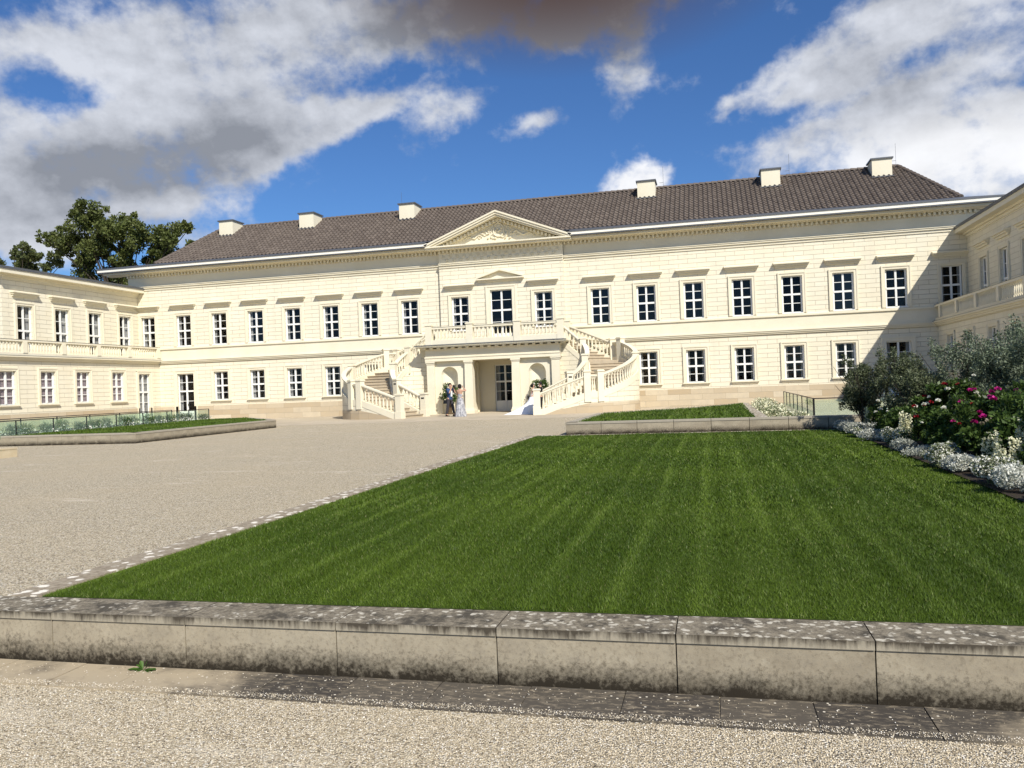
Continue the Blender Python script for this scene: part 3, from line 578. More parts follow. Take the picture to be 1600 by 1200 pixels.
# ================================================================== WINGS
def wing(name, label, sx, side_rot, ups, los, doorx, u0, l0, blindU, blindL, posts):
    # local frame: x runs along the wall (0 at the palace, |x| growing towards the camera); -y points into the court
    W = thing(name, label, 'palace wing', (sx*24.80, 0, 0), side_rot)
    s = -1 if sx < 0 else 1                            # sign of local x that leads towards the camera
    def rg(a, b): return (min(s*a, s*b), max(s*a, s*b))
    yl = -1.5                                          # lower wall plane
    m = MB(); a, b = rg(0, u0)
    wall_grid(m, a, b, 4.0, 8.35, [(s*c-.52, s*c+.52, 4.1, 6.86) for c in ups], 0)
    e = s*u0; m.face([(e,0,4.0),(e,9,4.0),(e,9,8.35),(e,0,8.35)])
    a, b = rg(0, l0); hl = [(s*c-w_/2, s*c+w_/2, 1.42, 3.18) for c, w_ in los]
    if doorx is not None: hl.append((s*doorx-.52, s*doorx+.52, .93, 3.10))
    wall_grid(m, a, b, .93, 3.80, hl, yl); e = s*l0; m.face([(e,yl,.93),(e,9,.93),(e,9,3.8),(e,yl,3.8)])
    m.build('wall', M_as, W)
    m = MB(); hd = [(s*doorx-.52, s*doorx+.52, 0, .93)] if doorx is not None else []
    wall_grid(m, a, b, 0, .93, hd, yl-.05, .35); e2 = e+s*.05; m.face([(e2,yl-.05,0),(e2,9,0),(e2,9,.93),(e2,yl-.05,.93)]); 
    if doorx is None: m.face([(a,yl-.05,.93),(b,yl-.05,.93),(b,yl,.93),(a,yl,.93)])
    m.build('plinth', M_pt, W)
    m = MB(); a, b = rg(0, l0)
    m.box(a+.2, b-.2, yl+.9, 8.8, 0, 3.9); a, b = rg(0, u0); m.box(a+.3, b-.3, .8, 8.6, 3.9, 8.3); m.build('interior', M_rm, W)
    m = MB(); a, b = rg(.02, u0+.02)
    m.box(a, b, -.06, 9, 8.22, 8.35); ends = (a-.0 if s > 0 else a-.3, b+.3 if s > 0 else b)
    m.box(ends[0], ends[1], -.18, 9.1, 8.35, 8.45); m.box(ends[0]-(.0 if s > 0 else .2), ends[1]+(.2 if s > 0 else 0), -.55, 9.3, 8.45, 8.66)
    m.build('cornice', M_st, W)
    m = MB(); m.box(ends[0]-(0 if s > 0 else .25), ends[1]+(.25 if s > 0 else 0), -.60, 9.4, 8.66, 8.80)
    q0, q1 = ends[0]+.3, ends[1]-.3
    m.face([(q0,-.2,8.81),(q1,-.2,8.81),(q1,4.5,9.5),(q0,4.5,9.5)]); m.face([(q1,9.2,8.81),(q0,9.2,8.81),(q0,4.5,9.5),(q1,4.5,9.5)]); m.face([(q1,-.2,8.81),(q1,9.2,8.81),(q1,4.5,9.5)]); m.face([(q0,-.2,8.81),(q0,4.5,9.5),(q0,9.2,8.81)])
    m.build('roof', M_zn, W)
    m = MB(); a, b = rg(0.03, l0+.15)
    m.box(a, b, yl-.10, -.0, 3.74, 3.82); m.box(a, b, yl-.17, -.0, 3.82, 3.90); m.box(a, b, yl-.26, -.0, 3.90, 3.98); m.build('terrace_ledge', M_st, W)
    m = MB(); m.box(a, b, yl-.275, yl-.02, 3.98, 3.992); m.build('ledge_flashing', M_zn, W)
    m = MB(); a, b = rg(.1, l0); yr_ = yl-.06
    m.box(a, b, yr_-.09, yr_+.09, 3.993, 4.13)
    bal = m.build('balustrade', M_st, W); m = MB(); m.box(a, b, yr_-.11, yr_+.11, 4.72, 4.82); m.build('handrail', M_st, bal)
    m = MB(); m.box(a-.01, b+.01, yr_-.125, yr_+.125, 4.82, 4.835); m.build('rail_flashing', M_zn, bal)
    pl = sorted(posts)
    for c in pl:
        mm = MB(); mm.box(-.14, .14, -.125, .125, 4.131, 4.719); mm.build('post', M_st, bal, (s*c, yr_, 0))
    me = mkbal(.59)
    for c0, c1 in zip(pl[:-1], pl[1:]):
        n = int((c1-c0-.4)/.2); 
        for k in range(n): add_bal(bal, [(s*(c0+.2+(k+.5)*(c1-c0-.4)/n), yr_, 4.13)], me)
    for c in ups: window(W, s*c, 4.1, 1.04, 2.76, 0, True, False, .15, blindU, False, 2)
    for c, w_ in los: window(W, s*c, 1.42, w_, 1.76, yl, False, True, .15, blindL)
    if doorx is not None: window(W, s*doorx, 0, 1.04, 3.10, yl, False, False, .18, M_cu, True)
    return W
wing('palace_wing', 'brightly sunlit cream wing on the left with a baluster terrace and mauve blinds below', -1, R(90),
     [1.28, 3.92, 6.53, 9.18], [(3.9, 1.02), (6.75, 1.02), (9.3, 1.02), (11.95, 1.05)], 1.55, 10.62, 14.6, None, M_bm, [.25, 2.96, 5.58, 8.25, 10.9, 13.6])
wing('palace_wing', 'shaded cream wing on the right rising above the shrubs, with grey blinds', 1, R(-90),
     [2.6, 5.4, 8.2, 11.0], [(2.3, 1.04), (5.35, 1.04), (8.5, 1.04), (11.3, 1.04)], None, 13.2, 15.6, M_bg, M_bg, [1.05, 3.9, 6.8, 9.7, 12.6, 15.3])

# ================================================================== ENTRANCE PORCH
por = thing('entrance_porch', 'cream entrance porch with square pillars, two niches and a balustraded terrace on top', 'porch', (0, 0, 0))
NY = -2.7
for sx in (-1, 1):
    m = MB(); cxn, wn, zs_, zt_ = 2.52, .96, 2.18, 2.66; n = 14; r = wn/2
    def P(x, z, y=NY): return (sx*x, y, z)
    m.face([P(1.55,0),P(cxn-r,0),P(cxn-r,3.0),P(1.55,3.0)]); m.face([P(cxn+r,0),P(3.75,0),P(3.75,3.0),P(cxn+r,3.0)])
    for k in range(n):
        a0, a1 = math.pi*(1-k/n), math.pi*(1-(k+1)/n); x0_, x1_ = cxn+r*math.cos(a0), cxn+r*math.cos(a1); z0_, z1_ = zs_+r*math.sin(a0), zs_+r*math.sin(a1)
        m.face([P(x0_,z0_),P(x1_,z1_),P(x1_,3.0),P(x0_,3.0)])
        y0_, y1_ = NY+r*math.sin(a0), NY+r*math.sin(a1)
        m.face([P(x0_,0,y0_),P(x1_,0,y1_),P(x1_,zs_,y1_),P(x0_,zs_,y0_)])
        for j in range(6):
            e0, e1 = math.pi/2*j/6, math.pi/2*(j+1)/6
            def Q(a, e): return (sx*(cxn+r*math.cos(a)), NY+r*math.sin(a)*math.cos(e), zs_+r*math.sin(a)*math.sin(e))
            m.face([Q(a0,e0),Q(a1,e0),Q(a1,e1),Q(a0,e1)])
    m.face([P(1.55,0,NY),P(1.55,0,0),P(1.55,3.0,0),P(1.55,3.0,NY)])
    m.build('niche_wall', M_pl, por)
    m = MB(); m.face([(sx*3.75,NY,0),(sx*3.75,0,0),(sx*3.75,0,3.0),(sx*3.75,NY,3.0)]); m.build('side_wall', M_as, por)
    m = MB()                                           # pilaster
    m.box(*sorted((sx*3.36, sx*3.80)), -2.88, NY+.02, .3, 2.82); m.box(*sorted((sx*3.30, sx*3.86)), -2.94, NY+.02, 0, .16); m.box(*sorted((sx*3.33, sx*3.83)), -2.91, NY+.02, .16, .3)
    m.box(*sorted((sx*3.33, sx*3.83)), -2.91, NY+.02, 2.82, 2.90); m.box(*sorted((sx*3.30, sx*3.86)), -2.95, NY+.02, 2.90, 2.98); m.build('pilaster', M_st, por)
    m = MB(); c = sx*1.35                              # pillar, slightly tapered
    def ring(h, w_): return [(c-w_, -2.68-w_, h), (c+w_, -2.68-w_, h), (c+w_, -2.68+w_, h), (c-w_, -2.68+w_, h)]
    m.hexa(ring(.3, .245)+ring(2.80, .215)); m.hexa(ring(0, .31)+ring(.17, .31)); m.hexa(ring(.17, .285)+ring(.30, .26)); m.hexa(ring(2.80, .235)+ring(2.88, .25)); m.hexa(ring(2.88, .275)+ring(2.98, .275))
    m.build('pillar', M_st, por)
    for (pa, pb) in ((-1.9, -1.5), (-.5, -.1)):
        m = MB(); m.box(*sorted((sx*1.48, sx*1.549)), pa, pb, 0, 2.9); m.build('passage_pilaster', M_st, por)
m = MB()
m.box(-3.86, 3.86, -2.96, 0.0, 2.98, 3.16); m.box(-3.88, 3.88, -2.99, 0, 3.16, 3.24); m.box(-3.84, 3.84, -2.94, 0, 3.24, 3.62); m.build('entablature', M_pl, por)
m = MB(); m.box(-3.92, 3.92, -3.02, 0, 3.62, 3.68)
x = -3.9
while x < 3.9: m.box(x, x+.16, -3.22, -3.02, 3.66, 3.74); x += .42
y = -3.0
while y < -.3:
    for sx in (-1, 1): m.box(*sorted((sx*3.92, sx*4.12)), y, y+.16, 3.66, 3.74)
    y += .42
m.box(-4.25, 4.25, -3.35, 0, 3.745, 3.80); m.box(-4.30, 4.30, -3.40, 0, 3.80, 3.875); m.build('cornice', M_st, por)
m = MB(); m.face([(-4.33,-3.43,3.878),(4.33,-3.43,3.878),(4.0,-2.34,3.97),(-4.0,-2.34,3.97)]); m.face([(-4.33,-3.43,3.85),(4.33,-3.43,3.85),(4.33,-3.43,3.878),(-4.33,-3.43,3.878)]); m.build('lead_flashing', M_zn, por)
m = MB(); m.box(-4.0, 4.0, -2.36, RY, 3.876, 3.93); m.build('terrace_floor', M_step, por)
m = MB(); m.box(-3.98, 3.98, -2.36, -2.04, 3.932, 4.22)
bal = m.build('balustrade', M_st, por); m = MB(); m.box(-3.96, 3.96, -2.33, -2.07, 4.84, 4.95); m.box(-3.99, 3.99, -2.36, -2.04, 4.95, 4.975); m.build('handrail', M_st, bal)
for c in (-3.82, -1.38, 1.38, 3.82): post(bal, c, -2.2, 3.931, 5.13, .19)
for c0, c1 in ((-3.82, -1.38), (-1.38, 1.38), (1.38, 3.82)):
    n = 9
    for k in range(n): add_bal(bal, [(c0+.30+(k+.5)*(c1-c0-.6)/n, -2.2, 4.22)])

# ================================================================== DOUBLE STAIRCASE
def arc3(a, b, c, n):
    ax, ay = a[:2]; bx, by = b[:2]; cx_, cy_ = c[:2]
    d = 2*(ax*(by-cy_)+bx*(cy_-ay)+cx_*(ay-by)); ux = ((ax*ax+ay*ay)*(by-cy_)+(bx*bx+by*by)*(cy_-ay)+(cx_*cx_+cy_*cy_)*(ay-by))/d; uy = ((ax*ax+ay*ay)*(cx_-bx)+(bx*bx+by*by)*(ax-cx_)+(cx_*cx_+cy_*cy_)*(bx-ax))/d
    r = math.hypot(ax-ux, ay-uy); t0 = math.atan2(ay-uy, ax-ux); t1 = math.atan2(cy_-uy, cx_-ux); tm = math.atan2(by-uy, bx-ux)
    if t1 < t0: t1 += 2*math.pi
    return [(ux+r*math.cos(t0+(t1-t0)*i/n), uy+r*math.sin(t0+(t1-t0)*i/n)) for i in range(n+1)]
def staircase(sx, label):
    st = thing('curved_staircase', label, 'staircase', (0, 0, 0))
    O = dict(O0=(3.53,-7.86), O1=(5.92,-7.27), O2=(6.49,-7.01), O3=(7.99,-3.74), O4=(6.95,-1.15), O5=(6.45,-.62), O6=(3.70,-.42))
    I = dict(I0=(2.99,-5.70), I1=(4.70,-5.17), I2=(5.38,-3.98), I3=(5.05,-2.40), I4=(3.70,-2.16))
    L1, L2, T = .84, 2.68, 3.90
    oa = arc3(O['O2'], O['O3'], O['O4'], 22); ia = arc3(I['I1'], I['I2'], I['I3'], 22)
    lerp = lambda a, b, t: (a[0]+(b[0]-a[0])*t, a[1]+(b[1]-a[1])*t)
    X = lambda q: (sx*q[0], q[1])
    m = MB()
    def tread(o0, o1, i0, i1, z):
        P = [X(o0), X(o1), X(i1), X(i0)]
        if sx < 0: P = P[::-1]
        m.prism(P, 0, z-.045); 
        # nosing slab, oversailing the riser below by 4 cm
        c = ((o0[0]-o1[0]), (o0[1]-o1[1])); l = math.hypot(*c) or 1; e = .04
        o0n = (o0[0]+c[0]/l*e, o0[1]+c[1]/l*e); c = ((i0[0]-i1[0]), (i0[1]-i1[1])); l = math.hypot(*c) or 1; i0n = (i0[0]+c[0]/l*e, i0[1]+c[1]/l*e)
        P = [X(o0n), X(o1), X(i1), X(i0n)]
        if sx < 0: P = P[::-1]
        m.prism(P, z-.044, z)
    n = 5
    for k in range(n-1): tread(lerp(O['O0'],O['O1'],k/(n-1)), lerp(O['O0'],O['O1'],(k+1)/(n-1)), lerp(I['I0'],I['I1'],k/(n-1)), lerp(I['I0'],I['I1'],(k+1)/(n-1)), L1*(k+1)/n)
    P = [X(O['O1']), X(O['O2']), X(I['I1'])]; P = P if sx > 0 else P[::-1]; m.prism(P, 0, L1)
    n = 11
    for k in range(n-1): tread(oa[k*2+1 if k else 0], oa[min((k+1)*2+1, 22)], ia[k*2+1 if k else 0], ia[min((k+1)*2+1, 22)], L1+(L2-L1)*(k+1)/n)
    P = [X(O['O4']), X(O['O5']), X(I['I3'])]; P = P if sx > 0 else P[::-1]; m.prism(P, 0, L2)
    n = 7
    for k in range(n): tread(lerp(O['O5'],O['O6'],k/n), lerp(O['O5'],O['O6'],(k+1)/n), lerp(I['I3'],I['I4'],k/n), lerp(I['I3'],I['I4'],(k+1)/n), L2+(T-L2)*(k+1)/n)
    m.build('steps', M_step, st)
    def seg(a, b, za, zb_, n=1): return [(sx*(a[0]+(b[0]-a[0])*i/n), a[1]+(b[1]-a[1])*i/n, za+(zb_-za)*i/n) for i in range(n+1)]
    def arcz(A, za, zb_): return [(sx*q[0], q[1], za+(zb_-za)*i/(len(A)-1)) for i, q in enumerate(A)]
    secs = [('o', seg(O['O0'],O['O1'],0,L1)), ('o', seg(O['O1'],O['O2'],L1,L1)), ('o', arcz(oa, L1, L2)), ('o', seg(O['O4'],O['O5'],L2,L2)), ('o', seg(O['O5'],O['O6'],L2,T)),
            ('i', seg(I['I0'],I['I1'],0,L1)), ('i', arcz(ia[:12], L1, (L1+L2)/2)), ('i', arcz(ia[11:], (L1+L2)/2, L2)), ('i', seg(I['I3'],I['I4'],L2,T))]
    for kk, wd in (('o', .24), ('i', .24)):
        full = []
        for kind, path in secs:
            if kind == kk: full += path if not full else path[1:]
        m = MB(); m.ribbon(full, wd, 0., -.02, True); wl = m.build('side_wall', M_as, st)
        if kk == 'o':
            m = MB(); m.ribbon([(q[0], q[1], .47 if q[2] > .5 else max(.02, q[2]-.03)) for q in full if q[2] < .5]+[(full[1][0], full[1][1], .47)]+[(q[0], q[1], .47) for q in full[2:]], .27, 0., 0., True); m.build('plinth', M_pt, wl)
    for kind, path in secs:
        m = MB(); m.ribbon(path, .28, -.12, .20)
        b = m.build('balustrade', M_st, st); m = MB(); m.ribbon(path, .17, .88, .94); m.ribbon(path, .25, .94, 1.01); m.build('handrail', M_st, b)
        # balusters at even spacing
        L = [0.]
        for p0, p1 in zip(path[:-1], path[1:]): L.append(L[-1]+math.hypot(p1[0]-p0[0], p1[1]-p0[1]))
        tot = L[-1]-.42; nb = max(2, int(round(tot/.215)))
        pts = []
        for k in range(nb):
            s_ = .21+(k+.5)*tot/nb; j = max(i for i in range(len(L)-1) if L[i] <= s_); t_ = (s_-L[j])/(L[j+1]-L[j]); p0, p1 = path[j], path[j+1]
            pts.append((p0[0]+(p1[0]-p0[0])*t_, p0[1]+(p1[1]-p0[1])*t_, p0[2]+(p1[2]-p0[2])*t_+.20, math.atan2(p1[1]-p0[1], p1[0]-p0[0])))
        add_bal(b, pts, BM66)
    # newel posts
    ang = {'O0': math.atan2(.59, 2.39), 'I0': math.atan2(.59, 2.39)}
    for nm, q, zf, zt_ in [('O0',O['O0'],0,1.27),('O1',O['O1'],L1-.3,L1+1.24),('O2',O['O2'],L1-.3,L1+1.24),('O3',O['O3'],1.55,1.76+1.24),('O4',O['O4'],L2-.3,L2+1.25),('O5',O['O5'],L2-.3,L2+1.25),('O6',(3.86,-.42),T-.2,T+1.2),
                       ('I0',I['I0'],0,1.27),('I1',I['I1'],L1-.3,L1+1.24),('I2',I['I2'],1.5,1.76+1.24),('I3',I['I3'],L2-.3,L2+1.27)]:
        po = post(st, sx*q[0], q[1], zf, zt_, .165, sx*ang.get(nm, {'O1': .3, 'O2': .6, 'O3': 1.6, 'I1': .5, 'I2': 1.6, 'O4': .9, 'O5': .3, 'I3': .2}.get(nm, 0)), .36 if nm in ('O0', 'I0') else 0.)
        if nm in ('I0', 'I1', 'I2'):
            m = MB(); m.box(-.09, .09, -.178, -.16, zt_-zf-.32, zt_-zf-.25); m.build('step_light', M_dk, po)
BM66 = mkbal(.68)
staircase(-1, 'left arm of the double staircase, its dark-edged steps seen curving up behind the front parapet')
staircase(1, 'right arm of the double staircase, with its broad sunlit masonry side facing the lawn')

# ================================================================== GROUND
m = MB()
m.face([(-600,-41.60,0),(600,-41.60,0),(600,600,0),(-600,600,0)]); tag(m.build('gravel_court', M_gr), kind='structure')
m = MB(); m.face([(-600,-600,-.325),(600,-600,-.325),(600,-41.7,-.325),(-600,-41.7,-.325)]); tag(m.build('gravel_path', M_gr), kind='structure')
m = MB(); m.face([(-13,-12.6,.004),(8.6,-12.0,.004),(9.5,-9,.004),(9.5,-.05,.004),(-22.8,-.05,.004),(-22.8,-7.5,.004)]); tag(m.build('pavement', M_pv), kind='structure')
m = MB(); m.face([(7.02,-41.57,.008),(14.9,-41.57,.008),(14.9,-24.5,.008),(7.02,-24.5,.008)]); tag(m.build('lawn', M_lawn), kind='structure')
m = MB(); rr = random.Random(2); y = -41.57
while y < -24.4:
    L = rr.uniform(.42, .6); m.box(6.72+rr.uniform(-.012,.012), 7.0, y+.005, min(y+L, -24.3)-.005, -.05, .012+rr.uniform(0,.006)); y += L
tag(m.build('stone_edging', M_ed), kind='structure')
m = MB(); m.box(6.72, 15.3, -24.48, -24.24, -.05, .010); tag(m.build('stone_edging', M_ed), kind='structure')
m = MB(); x = 2.1; rr = random.Random(3)
while x < 40:
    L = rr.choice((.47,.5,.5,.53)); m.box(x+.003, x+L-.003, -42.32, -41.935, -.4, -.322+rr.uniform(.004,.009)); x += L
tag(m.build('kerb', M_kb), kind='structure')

# foreground retaining wall
fw = thing('retaining_wall', 'low stone retaining wall across the foreground with lichen-patched coping slabs', 'low wall', (0, -41.93, -.325))
JX = [-.6+1.0*i for i in range(8)]
JX = [.45, 1.45, 2.45, 3.45, 4.45, 5.45, 6.45, 7.45, 8.454, 9.491, 10.49, 11.5, 12.507, 13.51, 14.53, 15.54, 16.55, 17.55, 18.56, 19.57]
for a, b in zip(JX[:-1], JX[1:]):
    c = (a+b)/2; h = (b-a)/2-.0035
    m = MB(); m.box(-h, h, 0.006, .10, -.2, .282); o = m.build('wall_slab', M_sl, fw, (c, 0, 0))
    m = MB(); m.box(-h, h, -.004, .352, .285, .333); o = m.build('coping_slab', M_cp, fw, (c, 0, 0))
    bv = o.modifiers.new('bevel', 'BEVEL'); bv.width = .004; bv.segments = 2
m = MB(); m.box(.45, 19.57, .02, .34, -.2, .284); m.build('core', M_dk, fw)

def lowwall(name, label, segs, th=.30, zt=.35, pitch=.95):
    W = thing(name, label, 'low wall', (segs[0][0][0], segs[0][0][1], 0))
    o_ = Vector((segs[0][0][0], segs[0][0][1]))
    for (a, b) in segs:
        a, b = Vector(a), Vector(b); L = (b-a).length; n = max(1, round(L/pitch)); d = (b-a)/L; ang = math.atan2(d.y, d.x)
        for k in range(n):
            h = L/n/2-.006; c = a+d*(k+.5)*L/n-o_
            m = MB(); m.box(-h, h, 0, th, -.1, zt-.055); p_ = m.build('wall_block', M_sl, W, (c.x, c.y, 0)); p_.rotation_euler.z = ang
            m = MB(); m.box(-h, h, -.012, th+.01, zt-.052, zt); p_ = m.build('coping_slab', M_cp2, W, (c.x, c.y, 0)); p_.rotation_euler.z = ang
    return W
def f_cop2(t, b):
    o = objc(t); n = t.noise(o, 6., 6, .7); lk(t, t.mix(n, (.27, .235, .18), (.46, .41, .32)), b)
M_cp2 = mat('coping_stone', (.4, .35, .27), .9, f_cop2, .2)
lowwall('retaining_wall', 'low block wall around the small lawn at left, its sunlit side facing the gravel court', [((-22,-23.45), (-6.6,-23.45)), ((-6.6,-23.45), (-6.75,-14.3)), ((-6.75,-14.3), (-10.9,-9.6)), ((-10.9,-9.6), (-12.1,-9.6))])
lowwall('retaining_wall', 'low block wall behind the big lawn at right, beside the far end of the flower bed', [((7.8,-24.2), (19.5,-24.2)), ((13.0,-10.2), (10.9,-14.6)), ((10.9,-14.6), (7.95,-17.6)), ((7.8,-17.6), (7.8,-24.2))])
sb = MB(); sb.box(-2.2, 0, 0, .6, -.02, .21); sb.box(-2.21, .01, -.01, .61, .212, .25)
tag(sb.build('stone_block', mat('ochre_stone', (.55, .45, .28), .9, lambda t, b: lk(t, t.mix(t.noise(objc(t), 5, 6), (.46, .36, .21), (.62, .53, .37)), b))), 'single ochre stone block ending on the gravel at the left edge', 'stone block').location = (-6.58, -28.75, 0)
# raised beds: lawn surfaces and soil
def sheet(name, poly, z, m_): mb = MB(); mb.face([(q[0], q[1], z) for q in poly]); return tag(mb.build(name, m_), kind='structure')
LB = [(-12.0,-23.2),(-6.9,-23.2),(-7.05,-14.4),(-11.0,-9.9),(-12.7,-9.9)]
RB = [(8.05,-23.95),(12.85,-23.95),(13.0,-10.6),(11.1,-14.4),(8.05,-17.4)]
sheet('upper_lawn', LB, .335, M_lawn); sheet('upper_lawn', RB, .335, M_lawn)
sheet('planting_soil', [(-15.6,-23.1),(-12.0,-23.2),(-12.7,-9.9),(-15.4,-9.9)], .31, M_soil)
sheet('planting_soil', [(13.2,-23.9),(19.5,-23.9),(19.5,-6),(13.2,-6)], .12, M_gr)
m = MB(); m.box(12.86, 13.18, -23.95, -10.0, .0, .345); tag(m.build('stone_edging', M_ed), kind='structure')
sheet('flower_bed_soil', [(14.72,-41.57),(20,-41.57),(20,-24.3),(14.9,-24.3)], .03, M_soil)

# ------------------------------------------------------------------ glass fences
def glass_fence(label, a, b, n, z0, z1, rail=True, group=None):
    a, b = Vector(a), Vector(b); g = thing('glass_fence', label, 'glass fence', (a.x, a.y, z0), math.atan2((b-a).y, (b-a).x), group); L = (b-a).length
    for k in range(n):
        m = MB(); m.box(L*k/n+.012, L*(k+1)/n-.012, -.006, .006, .0, z1-z0-.02); m.build('glass_panel', M_rail, g)
    for k in range(n+1):
        m = MB(); m.box(-.012, .012, -.02, .02, 0, z1-z0); m.build('post', M_dk, g, (L*k/n, 0, 0))
    m = MB(); m.box(0, L, -.02, .02, z1-z0-.0, z1-z0+.03); m.build('handrail', M_dk, g)
    return g
glass_fence('nearer of the two green glass fences beside the small lawn at left', (-11.85,-24.6), (-13.05,-9.9), 8, .30, .84)
glass_fence('farther green glass fence at left, running behind the nearer one', (-15.6,-24.6), (-15.2,-9.9), 8, .28, .84)
glass_fence('glass fence panel beside the flower bed shrubs, edge-on to the lawn', (14.70,-20.5), (15.05,-6.0), 7, .12, .69, group='glass fence panels by the shrubs')
glass_fence('glass fence facing the lawn just behind the right-hand low wall', (14.72,-20.52), (19.4,-20.52), 3, .12, .69, group='glass fence panels by the shrubs')

# ================================================================== GRASS BLADES
def in_poly(px, py, poly):
    r = np.zeros(len(px), bool); n = len(poly)
    for i in range(n):
        x1, y1 = poly[i]; x2, y2 = poly[(i+1) % n]
        c = ((y1 > py) != (y2 > py)) & (px < (x2-x1)*(py-y1)/((y2-y1) or 1e-9)+x1); r ^= c
    return r
rng = np.random.default_rng(5)
def blades(name, areas, label=None):
    X = []; Y = []; Z = []; Wd = []; Hh = []
    for poly, z, dens, wd, hh in areas:
        P = np.array(poly); x0, y0 = P.min(0); x1, y1 = P.max(0); n = int((x1-x0)*(y1-y0)*dens); x = rng.uniform(x0, x1, n); y = rng.uniform(y0, y1, n); k = in_poly(x, y, poly); x, y = x[k], y[k]
        X.append(x); Y.append(y); Z.append(np.full(len(x), z)); Wd.append(np.full(len(x), wd)); Hh.append(np.full(len(x), hh))
    x, y, z, wd, hh = map(np.concatenate, (X, Y, Z, Wd, Hh)); n = len(x)
    hh = hh*rng.uniform(.55, 1.15, n)*(1+.22*np.sin(x*2.1+np.sin(y*1.3)*1.5)*np.sin(y*1.7+x*.6)); a = rng.uniform(0, 2*np.pi, n)
    st = .45*np.sin(x*12.6+.4*np.sin(y*.4))+.75*np.sin(x*23.3+.5*np.sin(y*.5+x)+1.)*(.55+.45*np.sin(y*1.1+x*3.))                                    # mower stripes lie over alternately
    lx = rng.normal(0, .45, n)*hh; ly = (rng.normal(0, .40, n)+st*.2)*hh
    V = np.empty((n, 3, 3), np.float32); dx, dy = np.cos(a)*wd/2, np.sin(a)*wd/2
    V[:,0] = np.stack([x-dx, y-dy, z], 1); V[:,1] = np.stack([x+dx, y+dy, z], 1); V[:,2] = np.stack([x+lx, y+ly, z+hh], 1)
    F = np.arange(n*3).reshape(n, 3); t = np.clip(rng.uniform(0, 1, n)*.75+.34*np.clip(st, 0, 1)**1.5+.25*np.sin(x*1.4+y*.9)*np.sin(y*.8-x), 0, 1); dry = (rng.uniform(0, 1, n) > .975)*.55
    col = np.repeat(np.stack([t, dry, np.zeros(n), np.ones(n)], 1), 3, 0)
    o = npmesh(name, V.reshape(-1, 3), F, M_grass, None, col); return tag(o, label, 'grass', kind='stuff')
def strip(y0, y1): return [(7.03, y0), (14.85, y0), (14.85, y1), (7.03, y1)]
blades('grass', [([(7.03,-41.56),(13.9,-41.56),(14.0,-40),(7.03,-40)], .005, 11000, .0042, .027), ([(7.03,-40),(14.1,-40),(14.6,-37.5),(7.03,-37.5)], .005, 6000, .0065, .029), (strip(-37.5,-33.5), .005, 2600, .011, .031), (strip(-33.5,-24.5), .005, 1000, .019, .032)],
       'mown green grass of the large striped lawn')
blades('grass', [(LB, .335, 260, .03, .05), (RB, .335, 260, .03, .05)], 'mown green grass on the two raised lawns')

# pebbles lying loose near the camera
def pebbles():
    n = 85000; x = rng.uniform(7.2, 14.0, n); y = rng.uniform(-43.5, -42.25, n); k = rng.uniform(0, 1, n) > .0
    far = 9000; x = np.concatenate([x, rng.uniform(6.9, 14, 900)]); y = np.concatenate([y, rng.uniform(-42.3, -41.96, 900)]); n = len(x)
    z = np.where(y > -42.32, -.314, -.323); r = rng.uniform(.0016, .0046, n); r[rng.uniform(0,1,n) > .97] *= 1.5
    base = np.array([(1,0,0),(-1,0,0),(0,1,0),(0,-1,0),(0,0,.7),(0,0,-.7),(.65,.65,.4),(-.65,.6,.35)], np.float32)[:6]
    V = base[None]*rng.uniform(.6, 1.25, (n, 6, 1))*r[:,None,None]; a = rng.uniform(0, 6.28, n); c, s = np.cos(a), np.sin(a)
    vx = V[:,:,0]*c[:,None]-V[:,:,1]*s[:,None]; vy = V[:,:,0]*s[:,None]+V[:,:,1]*c[:,None]; V = np.stack([vx+x[:,None], vy+y[:,None], V[:,:,2]+z[:,None]+r[:,None]*.3], 2)
    f = np.array([(0,2,4),(2,1,4),(1,3,4),(3,0,4),(2,0,5),(1,2,5),(3,1,5),(0,3,5)]); F = (f[None]+np.arange(n)[:,None,None]*6).reshape(-1, 3)
    def fp(t, b):
        g = t.n('ShaderNodeNewGeometry'); r_ = g.outputs['Random Per Island']; c = t.mix(r_, (.34, .275, .18), (.90, .80, .62)); c = t.mix(t.rng(r_, .85, .9), c, (.88, .83, .73)); c = t.mix(t.rng(r_, .0, .08, 1., 0.), c, (.05, .045, .04)); lk(t, c, b)
    tag(npmesh('pebbles', V.reshape(-1, 3), F, mat('pebble', (.5,.4,.3), .8, fp, .2)), 'loose pale gravel stones in the foreground', 'gravel', kind='stuff')
pebbles()

